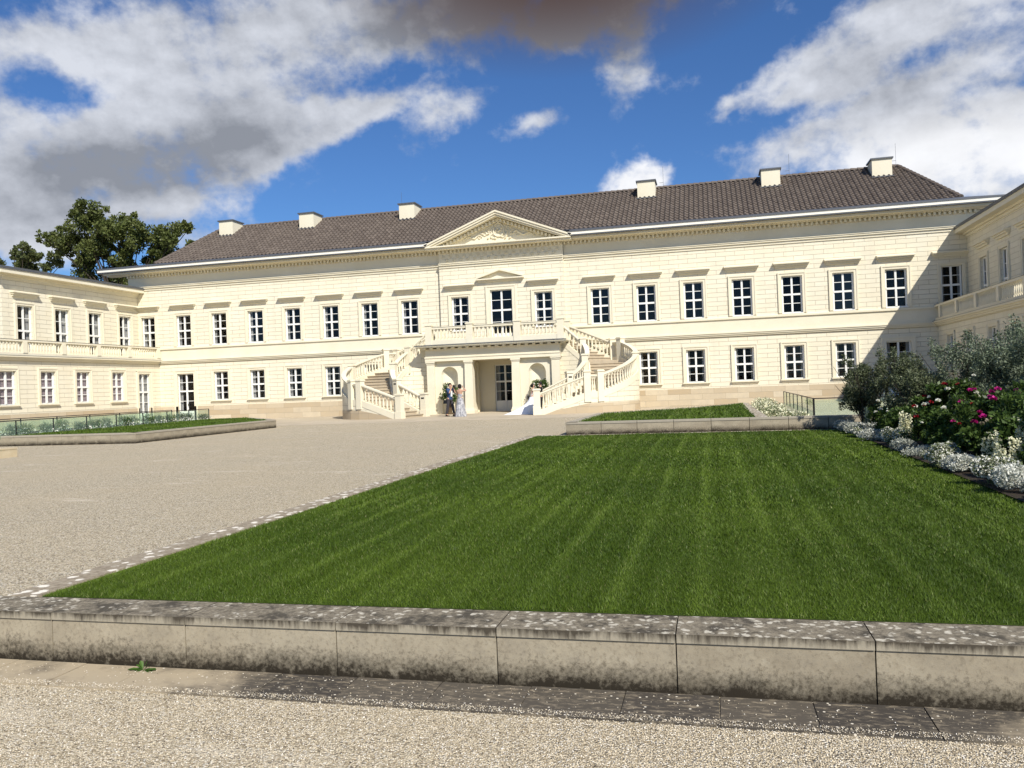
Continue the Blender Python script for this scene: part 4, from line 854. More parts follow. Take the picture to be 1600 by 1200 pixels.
# ================================================================== PLANTS
def leaf_cloud(pts, size, aspect, rnd, up=.3, fold=True):
    # pts (n,3): each becomes a small pointed leaf (two triangles in a quad), random facing
    n = len(pts); L = size*rnd.uniform(.6, 1.25, n); d = rnd.normal(0, 1, (n, 3)); d[:,2] = np.abs(d[:,2])*up+.15*rnd.normal(0,1,n); d /= np.linalg.norm(d, axis=1)[:,None]
    q = rnd.normal(0, 1, (n, 3)); s = np.cross(d, q); s /= np.linalg.norm(s, axis=1)[:,None]; w = (L*aspect)[:,None]; nn = np.cross(d, s)
    A = pts; B = pts+d*L[:,None]*.45+s*w+nn*w*.3; C = pts+d*L[:,None]; D = pts+d*L[:,None]*.45-s*w+nn*w*.3
    V = np.stack([A, B, C, D], 1).reshape(-1, 3); return V, np.arange(n*4).reshape(n, 4)
def blobpts(blobs, n, rnd, shell=.5):
    w = np.array([b[3]**2 for b in blobs]); k = rnd.choice(len(blobs), n, p=w/w.sum()); B = np.array(blobs)[k]
    d = rnd.normal(0, 1, (n, 3)); d /= np.linalg.norm(d, axis=1)[:,None]; r = rnd.uniform(0, 1, n)**shell
    zz = B[:,4] if B.shape[1] > 4 else np.ones(n)
    return B[:,:3]+d*np.stack([r, r, r*zz], 1)*B[:,3:4]
M_tree = leafmat('tree_leaf', (.045, .062, .012), (.15, .18, .05), (.17, .19, .06), .5, .3)
M_tree2 = leafmat('tree_leaf_pale', (.07, .095, .03), (.16, .18, .07), (.15, .17, .06), .5, .3)
def tree(label, lobes, base, n, lm, size, seed, trunk_r, sc_=1.34):
    rnd = np.random.default_rng(seed); t = thing('tree', label, 'tree', base); B = Vector(base)
    lb = [(a-B.x, b-B.y+rnd.uniform(-1.6, 1.6), c-B.z, r*sc_, .9) for a, b, c, r in lobes]
    cen = np.mean([q[:3] for q in lb], 0)
    # secondary clumps
    extra = []
    for q in lb:
        for _ in range(7):
            d = rnd.normal(0, 1, 3); d /= np.linalg.norm(d); extra.append((q[0]+d[0]*q[3]*1.0, q[1]+d[1]*q[3]*1.3, q[2]+d[2]*q[3]*.9, q[3]*rnd.uniform(.22, .45), .9))
    p = np.concatenate([blobpts(lb, int(n*.42), rnd, .55), blobpts(extra, int(n*.58), rnd, .55)])
    V, F = leaf_cloud(p, size, .42, rnd, 1.); npmesh('crown', V, F, lm, t)
    m = MB(); m.tube([(0,0,0),(.15,0,3.),(0,.1,6.5),(cen[0]*.3,0,9.)], [trunk_r, trunk_r*.8, trunk_r*.62, trunk_r*.45], 9)
    for q in lb:
        s_ = Vector((cen[0]*.3+random.uniform(-.3,.3), 0, random.uniform(7.5, 9.))); e = Vector(q[:3]); mid = (s_+e)/2+Vector((random.uniform(-.5,.5), random.uniform(-.5,.5), random.uniform(-.4,.3)))
        m.tube([s_, mid, e], [trunk_r*.17, trunk_r*.10, .03], 5)
    m.build('trunk', M_bark, t); return t
LOB = [(-39.7,15,17.99,.75),(-41.35,15,17.49,.59),(-38.54,15,17.61,.5),(-37.18,15,17.04,.59),(-40.51,15,16.68,.92),(-39.03,15,16.01,.92),(-44.17,15,15.67,.75),(-42.95,15,15.76,.84),(-41.75,15,15.67,.84),(-37.44,15,15.97,.92),(-35.87,15,15.66,.92),(-34.62,15,15.47,.92),(-33.26,15,15.81,.67),(-32.33,15,16.1,.5),(-34.35,15,14.55,.84),(-35.42,15,13.91,.75),(-32.79,15,14.7,.5),(-31.56,15,14.78,.33),(-42.12,15,14.68,.75),(-43.43,15,14.87,.5),(-39.73,15,14.78,.75),(-39.12,15,13.81,.67),(-37.53,15,13.7,.59),(-41.5,15,13.8,.5),(-34.07,15,13.81,.5),(-42.06,15,13.38,.33),(-40.47,15,17.78,.5),(-31.81,15,16.23,.33),(-44.71,15,16.09,.42),(-38.23,15,14.84,.59),(-36.33,15,14.7,.59),(-41.6,16,12.7,.9),(-40.2,16,12.4,1.),(-38.8,16,12.6,.9),(-37.3,16,12.3,1.),(-35.8,16,12.6,1.),(-34.3,16,12.8,.9),(-42.6,15,13.9,.6),(-40.8,15,15.3,.8)]
LOB2 = [(-49.58,15,14.72,.72),(-47.81,15,14.88,.72),(-46.44,15,14.49,.72),(-50.66,15,14.22,.82),(-48.56,15,13.77,.72),(-45.78,15,13.69,.41),(-50.26,15,15.36,.46),(-47.44,15,15.43,.41),(-45.56,15,14.02,.31),(-52.5,15,14.2,1.0),(-54,15,13.6,1.0)]
tree('large dark green broadleaf tree rising behind the left wing', LOB, (-38.3, 15, 0), 46000, M_tree, .22, 3, .55)
tree('smaller pale green tree showing over the left wing roof at the left edge', LOB2, (-49.2, 15, 0), 11000, M_tree2, .22, 4, .35, 1.05)

M_shr = leafmat('silver_shrub_leaf', (.060, .085, .045), (.18, .22, .135), (.27, .31, .22), .55, .2)
M_shr2 = leafmat('dark_shrub_leaf', (.040, .056, .022), (.13, .15, .075), (.17, .19, .11), .5, .2)
M_dah = leafmat('dahlia_leaf', (.030, .060, .012), (.085, .14, .030), (.11, .17, .04), .45, .3)
M_silv = leafmat('silver_leaf', (.24, .26, .21), (.54, .55, .47), None, .8, .2); M_ed_g = leafmat('edging_leaf', (.10, .13, .05), (.22, .25, .12), None, .6, .2)
M_wf = leafmat('white_petal', (.80, .78, .66), (.88, .87, .78), None, .7, .25); M_cf = leafmat('cream_petal', (.78, .75, .48), (.86, .84, .62), None, .7, .25)
M_pk = leafmat('pink_petal', (.42, .012, .16), (.60, .03, .27), None, .55, .2); M_rd = leafmat('red_petal', (.20, .006, .012), (.36, .012, .02), None, .55, .2)
def stems(m, n, hgt, spread, rnd, r=.008):
    for _ in range(n):
        a = rnd.uniform(0, 6.28); s_ = rnd.uniform(.3, 1)*spread; h_ = hgt*rnd.uniform(.6, 1.)
        m.tube([(0,0,0),(math.cos(a)*s_*.35, math.sin(a)*s_*.35, h_*.5),(math.cos(a)*s_, math.sin(a)*s_, h_)], [r, r*.75, r*.4], 4)
def shrub(label, x, y, h, w, seed, lm, n=9000):
    w *= 1.22; n = int(n*1.7)
    rnd = np.random.default_rng(seed); t = thing('shrub', label, 'shrub', (x, y, .03), 0, 'tall shrubs at the back of the flower bed'); bl = []
    for _ in range(16):
        a = rnd.uniform(0, 6.28); rr_ = rnd.uniform(0, w*.62); z = rnd.uniform(.25, .85)*h; bl.append((rr_*math.cos(a), rr_*math.sin(a), z, rnd.uniform(.20, .36)*w, 1.1))
    for _ in range(26):                                # sprays sticking out of the outline
        a = rnd.uniform(0, 6.28); q = rnd.uniform(.5, 1.0)*w; z = rnd.uniform(.35, 1.0)*h; bl.append((q*.85*math.cos(a), q*.85*math.sin(a), z, rnd.uniform(.07, .14), 1.6))
    p = blobpts(bl, n, rnd, .5); p = p[p[:,2] > .05]; V, F = leaf_cloud(p, .055, .26, rnd, 1.); npmesh('foliage', V, F, lm, t)
    m = MB(); stems(m, 22, h*.92, w*.9, random.Random(seed), .012); m.build('stems', M_bark, t)
def bloom(parent, p, r, mt, rnd, n=34):
    d = rnd.normal(0, 1, (n, 3)); d[:,2] = np.abs(d[:,2])*.8; d /= np.linalg.norm(d, axis=1)[:,None]
    q = rnd.normal(0, 1, (n, 3)); s = np.cross(d, q); s /= np.linalg.norm(s, axis=1)[:,None]; L = r*rnd.uniform(.75, 1.05, n)[:,None]; c = np.array(p)[None]
    nn = np.cross(s, d)
    V = np.stack([c+d*L*.15, c+d*L*.7+s*r*.34+nn*r*.1, c+d*L, c+d*L*.7-s*r*.34+nn*r*.1], 1).reshape(-1, 3)
    npmesh('flower', V, np.arange(n*4).reshape(n, 4), mt, parent)
def dahlia(label, x, y, h, w, seed, flowers, n=3600, lm=None):
    w *= 1.15
    rnd = np.random.default_rng(seed); t = thing('flowering_plant', label, 'flowering plant', (x, y, .03), 0, 'flowering plants in the bed')
    bl = [(rnd.uniform(-.6,.6)*w, rnd.uniform(-.6,.6)*w, rnd.uniform(.15,.85)*h, rnd.uniform(.24,.4)*w, 1.) for _ in range(12)]
    p = blobpts(bl, n, rnd, .5); p = p[p[:,2] > .03]; V, F = leaf_cloud(p, .078, .30, rnd, .8); npmesh('foliage', V, F, lm or M_dah, t)
    m = MB(); stems(m, 10, h*.95, w*.8, random.Random(seed), .008); m.build('stems', M_dah, t)
    for mt, k, r in flowers:
        for _ in range(k):
            a = rnd.uniform(math.pi*.75, math.pi*1.75); q = rnd.uniform(.35, 1.)*w; bloom(t, (q*math.cos(a), q*math.sin(a), h*rnd.uniform(.55, 1.05)), r*rnd.uniform(.8, 1.15), mt, rnd)
def edging(label, x, y, h, w, seed, fl, share, leaf, n=2600):
    rnd = np.random.default_rng(seed); t = thing('edging_plant', label, 'edging plant', (x, y, .02), 0, 'low edging plants between lawn and flower bed')
    bl = [(rnd.uniform(-.7,.7)*w, rnd.uniform(-.8,.8)*w, rnd.uniform(.2,.6)*h, rnd.uniform(.28,.55)*w, h/w*rnd.uniform(.6,1.1)) for _ in range(9)]
    p = blobpts(bl, n, rnd, .35); p = p[p[:,2] > 0]; V, F = leaf_cloud(p, .045, .22, rnd, .9); npmesh('foliage', V, F, leaf, t)
    if share:
        p = blobpts(bl, int(n*share), rnd, .12); p = p[p[:,2] > h*.2]; V, F = leaf_cloud(p, .024, .55, rnd, .6); npmesh('flowers', V, F, fl, t)
def spire(label, x, y, h, seed, k=5):
    rnd = np.random.default_rng(seed); t = thing('flower_spike', label, 'flower spike', (x, y, .02), 0, 'cream flower spikes in the bed'); m = MB(); P = []
    for _ in range(k):
        a = rnd.uniform(0, 6.28); q = rnd.uniform(.02, .16); X_, Y_ = q*math.cos(a), q*math.sin(a); hh = h*rnd.uniform(.75, 1.05); m.tube([(X_*.4,Y_*.4,0),(X_,Y_,hh)], .006, 4)
        zz = rnd.uniform(.45, 1., 70)*hh; aa = rnd.uniform(0, 6.28, 70); rr_ = .034*(1.15-zz/hh*.7); P.append(np.stack([X_+rr_*np.cos(aa), Y_+rr_*np.sin(aa), zz], 1))
    m.build('stems', M_dah, t); V, F = leaf_cloud(np.concatenate(P), .034, .5, rnd, .5); npmesh('flowers', V, F, M_cf, t)
    p = blobpts([(0,0,h*.25,.16,1.3)], 260, rnd); V, F = leaf_cloud(p, .06, .25, rnd, .8); npmesh('foliage', V, F, M_dah, t)
SH = [('dark airy shrub at the far left end of the flower bed, against the plinth', 15.35, -25.1, 1.70, .62, M_shr2, 7500),
      ('dark green shrub second from the far end of the bed, before the corner door', 16.1, -26.3, 1.85, .72, M_shr2, 9000),
      ('grey green shrub in the middle of the tall shrub row, below the right wing', 16.9, -27.4, 2.0, .8, M_shr, 10000),
      ('silvery shrub in the tall row, left of the one at the right edge', 17.3, -29.1, 2.1, .85, M_shr, 10000),
      ('tallest silvery shrub at the right edge of the photo, above the pink flowers', 17.55, -31.0, 2.15, .85, M_shr, 10000),
      ('grey shrub low behind the dark red flowers', 15.9, -28.0, 1.35, .55, M_shr2, 5500),
      ('silvery shrub near the right edge behind the tall pink flowers', 17.0, -33.2, 1.7, .7, M_shr, 8000)]
for i, (lb_, x, y, h, w, lm, n) in enumerate(SH): shrub(lb_, x, y, h, w, 30+i, lm, n)
DA = [('plant with white blooms beside the silver leaved edging at the far end of the bed', 15.45, -27.4, .75, .33, [(M_wf, 4, .05), (M_rd, 2, .04)]),
      ('plant with dark red blooms behind the white ones, left part of the bed', 15.7, -29.3, .85, .36, [(M_rd, 4, .055), (M_wf, 2, .05)]),
      ('plant with round white and dark red blooms in the middle of the bed', 15.5, -30.8, .80, .33, [(M_wf, 5, .055), (M_rd, 3, .05)]),
      ('tall plant carrying clusters of white blooms below the silvery shrubs', 16.15, -30.6, 1.25, .38, [(M_wf, 7, .05), (M_rd, 1, .05), (M_pk, 1, .05)]),
      ('tall plant with one large magenta bloom in front of the dark shrubs', 16.0, -29.4, 1.25, .36, [(M_pk, 2, .065), (M_rd, 2, .055)]),
      ('leafy plant with a pair of pink blooms in the middle of the bed', 15.75, -32.3, .95, .42, [(M_pk, 4, .06), (M_rd, 1, .04)]),
      ('tall leafy plant with pink blooms towards the right edge', 16.1, -33.3, 1.12, .45, [(M_pk, 4, .055)]),
      ('big leafy plant with a cluster of bright magenta blooms at the right', 15.75, -34.1, .92, .45, [(M_pk, 6, .055)]),
      ('dark leafy plant with small red blooms low in the bed', 15.55, -33.2, .62, .38, [(M_rd, 1, .035), (M_pk, 2, .035)]),
      ('leafy plant at the right edge with few pink blooms', 16.0, -35.0, .95, .45, [(M_pk, 3, .05)]),
      ('low leafy plant at the right edge with red buds', 15.6, -35.4, .55, .36, [(M_rd, 2, .03)]),
      ('leafy plant with white blooms between the shrubs and the lawn corner', 15.25, -28.8, .55, .28, [(M_wf, 3, .045)]),
      ('green leafy filler plant behind the magenta blooms', 16.6, -32.3, 1.25, .45, [(M_pk, 2, .05), (M_wf, 2, .04)]),
      ('bushy leafy plant filling the gap between the dark red and the pink blooms', 16.5, -31.3, 1.05, .5, [(M_pk, 2, .05)]),
      ('dense dark leafy plant behind the cluster of magenta blooms', 16.6, -34.2, 1.2, .5, [(M_pk, 3, .05), (M_rd, 2, .05)]),
      ('dark leafy mound low between the round white blooms and the pink pair', 15.65, -31.5, .62, .4, [(M_rd, 2, .035)]),
      ('dark leafy mound low below the dark red blooms', 15.6, -28.6, .6, .42, [(M_rd, 3, .04), (M_wf, 2, .04)]),
      ('dark leafy mound at the far end of the bed under the airy shrub', 15.6, -26.2, .6, .42, [(M_cf, 3, .04)]),
      ('low plant with white blooms behind the front edging, right part', 15.35, -31.9, .5, .28, [(M_wf, 1, .035)])]
for i, (lb_, x, y, h, w, fl) in enumerate(DA): dahlia(lb_, x, y, h, w, 60+i, fl)
where = ['farthest silver leaved clump by the end of the low wall', 'second silver clump from the far end of the bed', 'white flowering clump third from the far end', 'white flowering clump fourth from the far end, in front of the white blooms', 'white flowering clump fifth from the far end',
         'grey silver clump in the middle of the edging row', 'grey silver clump just right of the middle of the edging row', 'white flowering clump where the lawn edge bends in shade', 'white and cream clump left of the nearest cream spikes', 'white clump beside the nearest cream spikes',
         'dense white clump near the right edge', 'white clump second nearest to the camera', 'nearest white clump at the right edge of the photo', 'white clump cut by the frame edge']
ey = [-25.1, -26.3, -27.5, -28.7, -29.8, -30.9, -31.9, -32.8, -33.6, -34.35, -35.05, -35.75, -36.4, -37.1]
for i, (lb_, y) in enumerate(zip(where, ey)):
    silver = i in (0, 1, 5, 6); x = 15.0+.07*math.sin(i*2.1)
    edging(lb_, x, y, (.30 if not silver else .25)+.07*math.sin(i*1.7+1), (.28 if y < -30 else .32)+.05*math.sin(i*2.3), 90+i, M_wf, 0 if silver and i > 1 else (.3 if silver else .8), M_silv if silver or i % 3 == 0 else M_ed_g)
for i, (x, y, h, lb_) in enumerate([(15.25,-26.0,.6,'cream flower spikes at the far end of the bed'), (15.2,-30.2,.62,'cream flower spikes left of the middle of the bed'), (15.28,-34.6,.55,'cream flower spikes near the right edge'), (15.6,-34.7,.72,'taller cream flower spikes at the right edge among dark leaves'), (15.22,-35.3,.5,'short cream flower spikes nearest to the camera')]): spire(lb_, x, y, h, 120+i, 7)

# plants behind the glass fence at left
for i in range(16):
    rnd = np.random.default_rng(200+i); y = -23.4+i*.85; x = -12.55-.03*i+rnd.uniform(-.2, .2); h = rnd.uniform(.28, .5)
    t = thing('border_plant', ['tufted','spreading','upright','low','rounded','wispy'][i % 6]+' grassy plant behind the left glass fence, '+('towards the frame edge' if i < 5 else 'middle of the run' if i < 11 else 'towards the palace'), 'plant', (x, y, .31), 0, 'border plants behind the left glass fence')
    p = blobpts([(0,0,h*.5,.32,h/.6)], 420, rnd); p = p[p[:,2] > 0]; V, F = leaf_cloud(p, .11, .12, rnd, 2.); npmesh('foliage', V, F, M_shr if i % 2 else M_dah, t)
    p = blobpts([(.12,0,h*.2,.34,.5)], 90, rnd, .2); p = p[p[:,2] > 0]; V, F = leaf_cloud(p, .05, .5, rnd, .6); npmesh('flowers', V, F, M_wf, t)
for i in range(9):
    rnd = np.random.default_rng(240+i); y = -22.6+i*1.7; x = 13.75+rnd.uniform(-.25, .35); h = rnd.uniform(.3, .42)
    t = thing('border_plant', ['pale','small','bushy'][i % 3]+' cream flowered plant by the right stone strip, '+('near the low wall' if i < 3 else 'in the middle of the strip' if i < 6 else 'far end towards the palace'), 'plant', (x, y, .12), 0, 'border plants by the right glass fence')
    p = blobpts([(0,0,h*.45,.42,h/.8)], 380, rnd); p = p[p[:,2] > 0]; V, F = leaf_cloud(p, .08, .2, rnd, 1.); npmesh('foliage', V, F, M_ed_g, t)
    p = blobpts([(0,0,h*.55,.44,h/.8)], 260, rnd, .2); p = p[p[:,2] > 0]; V, F = leaf_cloud(p, .05, .5, rnd, .6); npmesh('flowers', V, F, M_cf, t)

# weed at the foot of the wall
def weed():
    t = thing('weed', 'small green weed growing at the foot of the foreground wall', 'weed', (8.19, -41.99, -.315)); rnd = random.Random(6); m = MB()
    for a, L, up in ((10,.10,.2),(40,.06,.9),(70,.07,1.1),(115,.07,1.0),(150,.06,.8),(178,.11,.15),(200,.09,.05),(-20,.09,.1),(230,.07,.05),(300,.06,.05),(260,.05,.1)):
        d = Vector((math.cos(R(a)), math.sin(R(a))*.5-.2, up)).normalized(); s_ = d.cross(Vector((0,0,1))).normalized(); w_ = L*.20; o_ = Vector((rnd.uniform(-.01,.01), 0, 0)); dr = Vector((0,0,-.012))
        m.face([o_, o_+d*L*.35+s_*w_*.7, o_+d*L*.72+s_*w_+dr*.4, o_+d*L+dr]); m.face([o_, o_+d*L+dr, o_+d*L*.72-s_*w_+dr*.4, o_+d*L*.35-s_*w_*.7])
    m.build('leaves', leafmat('weed_leaf', (.045, .11, .015), (.09, .17, .03), None, .5, .3), t)
weed()

# flower arrangements in the niches
def arrangement(label, x, y, zc_, r, ped_h, ped_m, seed, tall):
    rnd = np.random.default_rng(seed); t = thing('flower_arrangement', label, 'flower arrangement', (x, y, 0)); m = MB()
    m.lathe([(0,0),(.20,0),(.20,.06),(.15,.12),(.15,ped_h-.15),(.22,ped_h-.04),(.24,ped_h),(0,ped_h)], 12); m.build('pedestal', ped_m, t)
    bl = [(rnd.uniform(-.8,.8)*r, rnd.uniform(-.3,.2), zc_+rnd.uniform(-tall, tall), rnd.uniform(.16,.26), 1.) for _ in range(12)]
    p = blobpts(bl, 1500, rnd); V, F = leaf_cloud(p, .12, .25, rnd, 1.); npmesh('foliage', V, F, M_dah, t)
    for _ in range(12): bloom(t, (rnd.uniform(-.75,.75)*r, rnd.uniform(-.42,-.25), zc_+rnd.uniform(-.6, 1.1)*tall), .075, M_wf, rnd, 24)
arrangement('tall green arrangement with white flowers on a brown stand in the left niche', -2.45, -3.15, 1.15, .46, .75, mat('brown_stand', (.09, .06, .03), .8), 301, .42)
arrangement('round green arrangement with white flowers in the right niche behind the stairs', 2.72, -3.1, 1.35, .42, 1.0, M_st, 302, .2)
m = MB(); m.lathe([(0,0),(.06,0),(.06,.70),(.075,.72),(.075,.86),(.05,.90),(0,.90)], 12); tag(m.build('bollard', M_dk), 'short black bollard light standing beside the bride', 'bollard').location = (2.12, -3.35, 0)
m = MB(); m.lathe([(0,0),(.10,0),(.10,.30),(.09,.36),(.05,.39),(0,.40)], 12); tag(m.build('shadow_cylinder', mat('beige_cylinder', (.5, .42, .28), .7), smooth=True), 'small beige cylinder added in place of a shadow at the foot of the right porch pillar', 'shadow stand-in').location = (1.86, -3.15, 0)  # beige cylinder added where a shadow patch lies; no lamp stands there

# ================================================================== PEOPLE
def skin_mesh(name, verts, edges, radii, m_, parent, sub=2):
    me = bpy.data.meshes.new(name); me.from_pydata([tuple(v) for v in verts], edges, []); o = bpy.data.objects.new(name, me); COL.objects.link(o)
    o.modifiers.new('Skin', 'SKIN'); 
    sv = me.skin_vertices[0].data if me.skin_vertices else None
    for i, r in enumerate(radii):
        rr_ = r if isinstance(r, tuple) else (r, r); sv[i].radius = rr_; sv[i].use_root = (i == 0)
    s_ = o.modifiers.new('Sub', 'SUBSURF'); s_.levels = s_.render_levels = sub
    dg = bpy.context.evaluated_depsgraph_get(); ev = o.evaluated_get(dg); nm = bpy.data.meshes.new_from_object(ev); bpy.data.objects.remove(o)
    nm.materials.clear(); nm.materials.append(m_); nm.polygons.foreach_set('use_smooth', [True]*len(nm.polygons)); return link(name, nm, parent)
M_skin = mat('skin', (.52, .31, .21), .55); M_hair = mat('dark_hair', (.012, .009, .008), .5); M_shoe = mat('black_shoe', (.01,.01,.01), .4)
def person(label, loc, rz, H, armL, armR, legs=((-.10,.02),(.12,-.10)), lean=0., clothes=None):
    """body faces -y locally; arm = (elbow, wrist, fingertip direction) ; H = height"""
    t = thing('person', label, 'person', loc, rz); s = H/1.75
    V = []; E = []; Rd = []
    def add(p, r, par=None):
        V.append((p[0]*s, p[1]*s, p[2]*s)); Rd.append((r[0]*s, r[1]*s) if isinstance(r, tuple) else r*s)
        if par is not None: E.append((par, len(V)-1))
        return len(V)-1
    ln = lean
    pel = add((0,0,.95), (.15,.11)); wa = add((0,-.2*ln*.3,1.10), (.125,.09), pel); chst = add((0,-.2*ln*.7,1.32), (.155,.10), wa); nk0 = add((0,-.2*ln,1.47), .062, chst); hb = add((0,-.2*ln-.01,1.54), .055, nk0); hd = add((0,-.2*ln-.02,1.62), (.078,.092), hb); ht = add((0,-.2*ln-.005,1.70), (.062,.075), hd)
    wr = []
    for sx, arm in ((-1, armL), (1, armR)):
        sh = add((sx*.18,-.2*ln,1.42), .058, chst); el = add(arm[0], .042, sh); w_ = add(arm[1], .028, el); d = Vector(arm[2]).normalized(); wv = Vector(arm[1])
        pm = add(wv+d*.05, (.036,.018), w_); side = d.cross(Vector((0,-1,.3))).normalized()
        for k, L in enumerate((.062,.074,.070,.055)):
            b_ = wv+d*.085+side*(k-1.5)*.019; f1 = add(b_, .009, pm); curl = Vector((0,-.35,-.2)); f2 = add(b_+(d+curl*.4).normalized()*L*.55, .008, f1); add(b_+(d+curl*1.0).normalized()*L, .007, f2)
        th = add(wv+d*.045-side*.036, .010, pm); add(wv+d*.085-side*.052, .009, th)
    for (fx, fy), sx in zip(legs, (-1, 1)):
        hp = add((sx*.095,0,.88), .085, pel); kn = add((sx*.10+fx*.4,fy*.5-.02,.49), .056, hp); an = add((sx*.09+fx*.8,fy,.09), .038, kn); add((sx*.09+fx*.9,fy-.13,.035), (.038,.024), an)
    body = skin_mesh('body', V, E, Rd, M_skin, t)
    hz = 1.66*s; hy = (-.2*ln-.02)*s
    # face: nose, eyes, mouth, ears
    m = MB(); m.lathe([(0,-.02),(.012,-.012),(.012,0),(0,.03)], 6, (0, hy-.092*s, 1.605*s)); 
    for sx in (-1, 1): m.lathe([(0,-.02),(.012,0),(0,.028)], 6, (sx*.078*s, hy+.005, 1.615*s))
    m.build('nose_and_ears', M_skin, t, smooth=True); m = MB()
    for sx in (-1, 1): m.lathe([(0,-.007),(.011,0),(0,.007)], 6, (sx*.03*s, hy-.083*s, 1.635*s))
    m.box(-.024*s, .024*s, hy-.094*s, hy-.07*s, 1.572*s, 1.58*s); m.build('eyes_and_mouth', M_hair, t)
    return t, s, hy, V
def cap_hair(t, s, hy, long=0., bun=False):
    m = MB(); c = (0, hy+.018*s, 1.655*s); n = 12
    prof = [(.098,-.05-long),(.104,0),(.098,.05),(.07,.095),(.035,.115),(0,.12)]
    for (r0, z0), (r1, z1) in zip(prof[:-1], prof[1:]):
        for i in range(n):
            a0, a1 = math.pi*(-.12)+i*math.pi*1.24/n, math.pi*(-.12)+(i+1)*math.pi*1.24/n
            if z0 >= .05: a0, a1 = i*2*math.pi/n, (i+1)*2*math.pi/n
            P = [(c[0]+r0*s*math.cos(a0), c[1]+r0*s*math.sin(a0), c[2]+z0*s), (c[0]+r0*s*math.cos(a1), c[1]+r0*s*math.sin(a1), c[2]+z0*s), (c[0]+r1*s*math.cos(a1), c[1]+r1*s*math.sin(a1), c[2]+z1*s), (c[0]+r1*s*math.cos(a0), c[1]+r1*s*math.sin(a0), c[2]+z1*s)]
            m.face(P if r1 > 1e-4 else P[:3], [(0,0)]*(4 if r1 > 1e-4 else 3))
    if bun: m.lathe([(0,-.05),(.045,-.03),(.05,0),(.035,.035),(0,.045)], 8, (c[0], c[1]+.10*s, c[2]-.01))
    m.build('hair', M_hair, t, smooth=True)
def skirt(t, z0, z1, r0, r1, m_, folds=14, train=None, seed=1):
    rr_ = random.Random(seed); N = 56; rows = 12; m = MB(); G = []
    for j in range(rows+1):
        u = j/rows; z = z1+(z0-z1)*u; ring = []
        for i in range(N):
            a = 2*math.pi*i/N; r = (r1+(r0-r1)*u**.8)*(1+.09*u*math.sin(folds*a)+.05*u*math.sin(5*a+1)); x, y = r*math.cos(a), r*.85*math.sin(a)
            if train:
                tx, ty = train; w_ = max(0., math.cos(a-math.atan2(ty, tx)))**2; k = u**2.2*w_; x += tx*k; y += ty*k
            ring.append((x, y, max(z, .004)))
        G.append(ring)
    for A, B in zip(G[:-1], G[1:]):
        for i in range(N): j = (i+1) % N; m.face([A[i], A[j], B[j], B[i]], [(0,0)]*4)
    return m.build('skirt', m_, t, smooth=True)
# photographer in a blue jacket, camera raised to his face, turned to the right
t, s, hy, V = person('man in blue jacket and dark grey trousers raising a camera to his face', (-1.33, -6.5, 0), R(62), 1.70, ((-.22,-.22,1.22),(-.07,-.24,1.52),(.2,-.1,1)), ((.22,-.22,1.22),(.08,-.24,1.52),(-.2,-.1,1)), ((-.06,.10),(.10,-.14)), .25)
cap_hair(t, s, hy)
J = [(0,0,.80),(0,-.02,1.08),(0,-.035,1.33),(0,-.05,1.46)]; jv = [(a*s,b*s,c*s) for a,b,c in J]; je = [(0,1),(1,2),(2,3)]; jr = [(.17*s,.125*s),(.15*s,.11*s),(.18*s,.125*s),(.08*s,.08*s)]
for sx in (-1, 1):
    k = len(jv); jv += [(sx*.19*s,-.05*s,1.42*s),(sx*.22*s,-.22*s,1.22*s)]; je += [(2,k),(k,k+1)]; jr += [.075*s,.055*s]
skin_mesh('jacket', jv, je, jr, mat('blue_denim', (.035, .07, .16), .8), t)
tv = [(0,0,1.02)]; te = []; tr_ = [(.165*s,.13*s)]
for (fx, fy), sx in zip(((-.06,.10),(.10,-.14)), (-1, 1)):
    k = len(tv); tv += [(sx*.095,0,.86),(sx*.10+fx*.4,fy*.5-.02,.49),(sx*.09+fx*.8,fy,.12)]; te += [(0,k),(k,k+1),(k+1,k+2)]; tr_ += [.10*s,.078*s,.062*s]
skin_mesh('trousers', [(a*s,b*s,c*s) for a,b,c in tv], te, tr_, mat('dark_trousers', (.05,.045,.05), .9), t)
for (fx, fy), sx in zip(((-.06,.10),(.10,-.14)), (-1, 1)):
    m = MB(); X0 = (sx*.09+fx*.8)*s; Y0 = fy*s; m.hexa([(X0-.05,Y0-.19,0),(X0+.05,Y0-.19,0),(X0+.045,Y0+.08,0),(X0-.045,Y0+.08,0),(X0-.035,Y0-.15,.05),(X0+.035,Y0-.15,.05),(X0+.04,Y0+.06,.11),(X0-.04,Y0+.06,.11)]); m.build('shoe', M_shoe, t)
m = MB(); m.hexa([(-.05*s,-.165*s,1.05*s),(.05*s,-.165*s,1.05*s),(.05*s,-.13*s,1.05*s),(-.05*s,-.13*s,1.05*s),(-.04*s,-.19*s,1.36*s),(.04*s,-.19*s,1.36*s),(.04*s,-.14*s,1.36*s),(-.04*s,-.14*s,1.36*s)]); m.build('shirt', M_wh, t)
cm = MB(); cm.box(-.065,.065,-.04,.03,-.045,.045); cm.lathe([(0,0),(.035,0),(.038,.08),(.03,.085),(0,.085)], 10, (0,0,0)); co = cm.build('camera', M_dk); tag(co, 'black camera held up to the face of the man in blue', 'camera'); co.location = (-1.33+.30, -6.5-.16, 1.53); co.rotation_euler = (0, R(90), R(-28))
co.rotation_euler = (R(0), 0, R(62))
bg = MB(); bg.hexa([(-.10,-.05,0),(.10,-.05,0),(.10,.05,0),(-.10,.05,0),(-.085,-.03,.20),(.085,-.03,.20),(.085,.03,.20),(-.085,.03,.20)]); bg.tube([(-.08,0,.20),(.0,.02,.50),(.14,0,.78),(.12,0,.5),(.08,0,.20)], .010, 5)
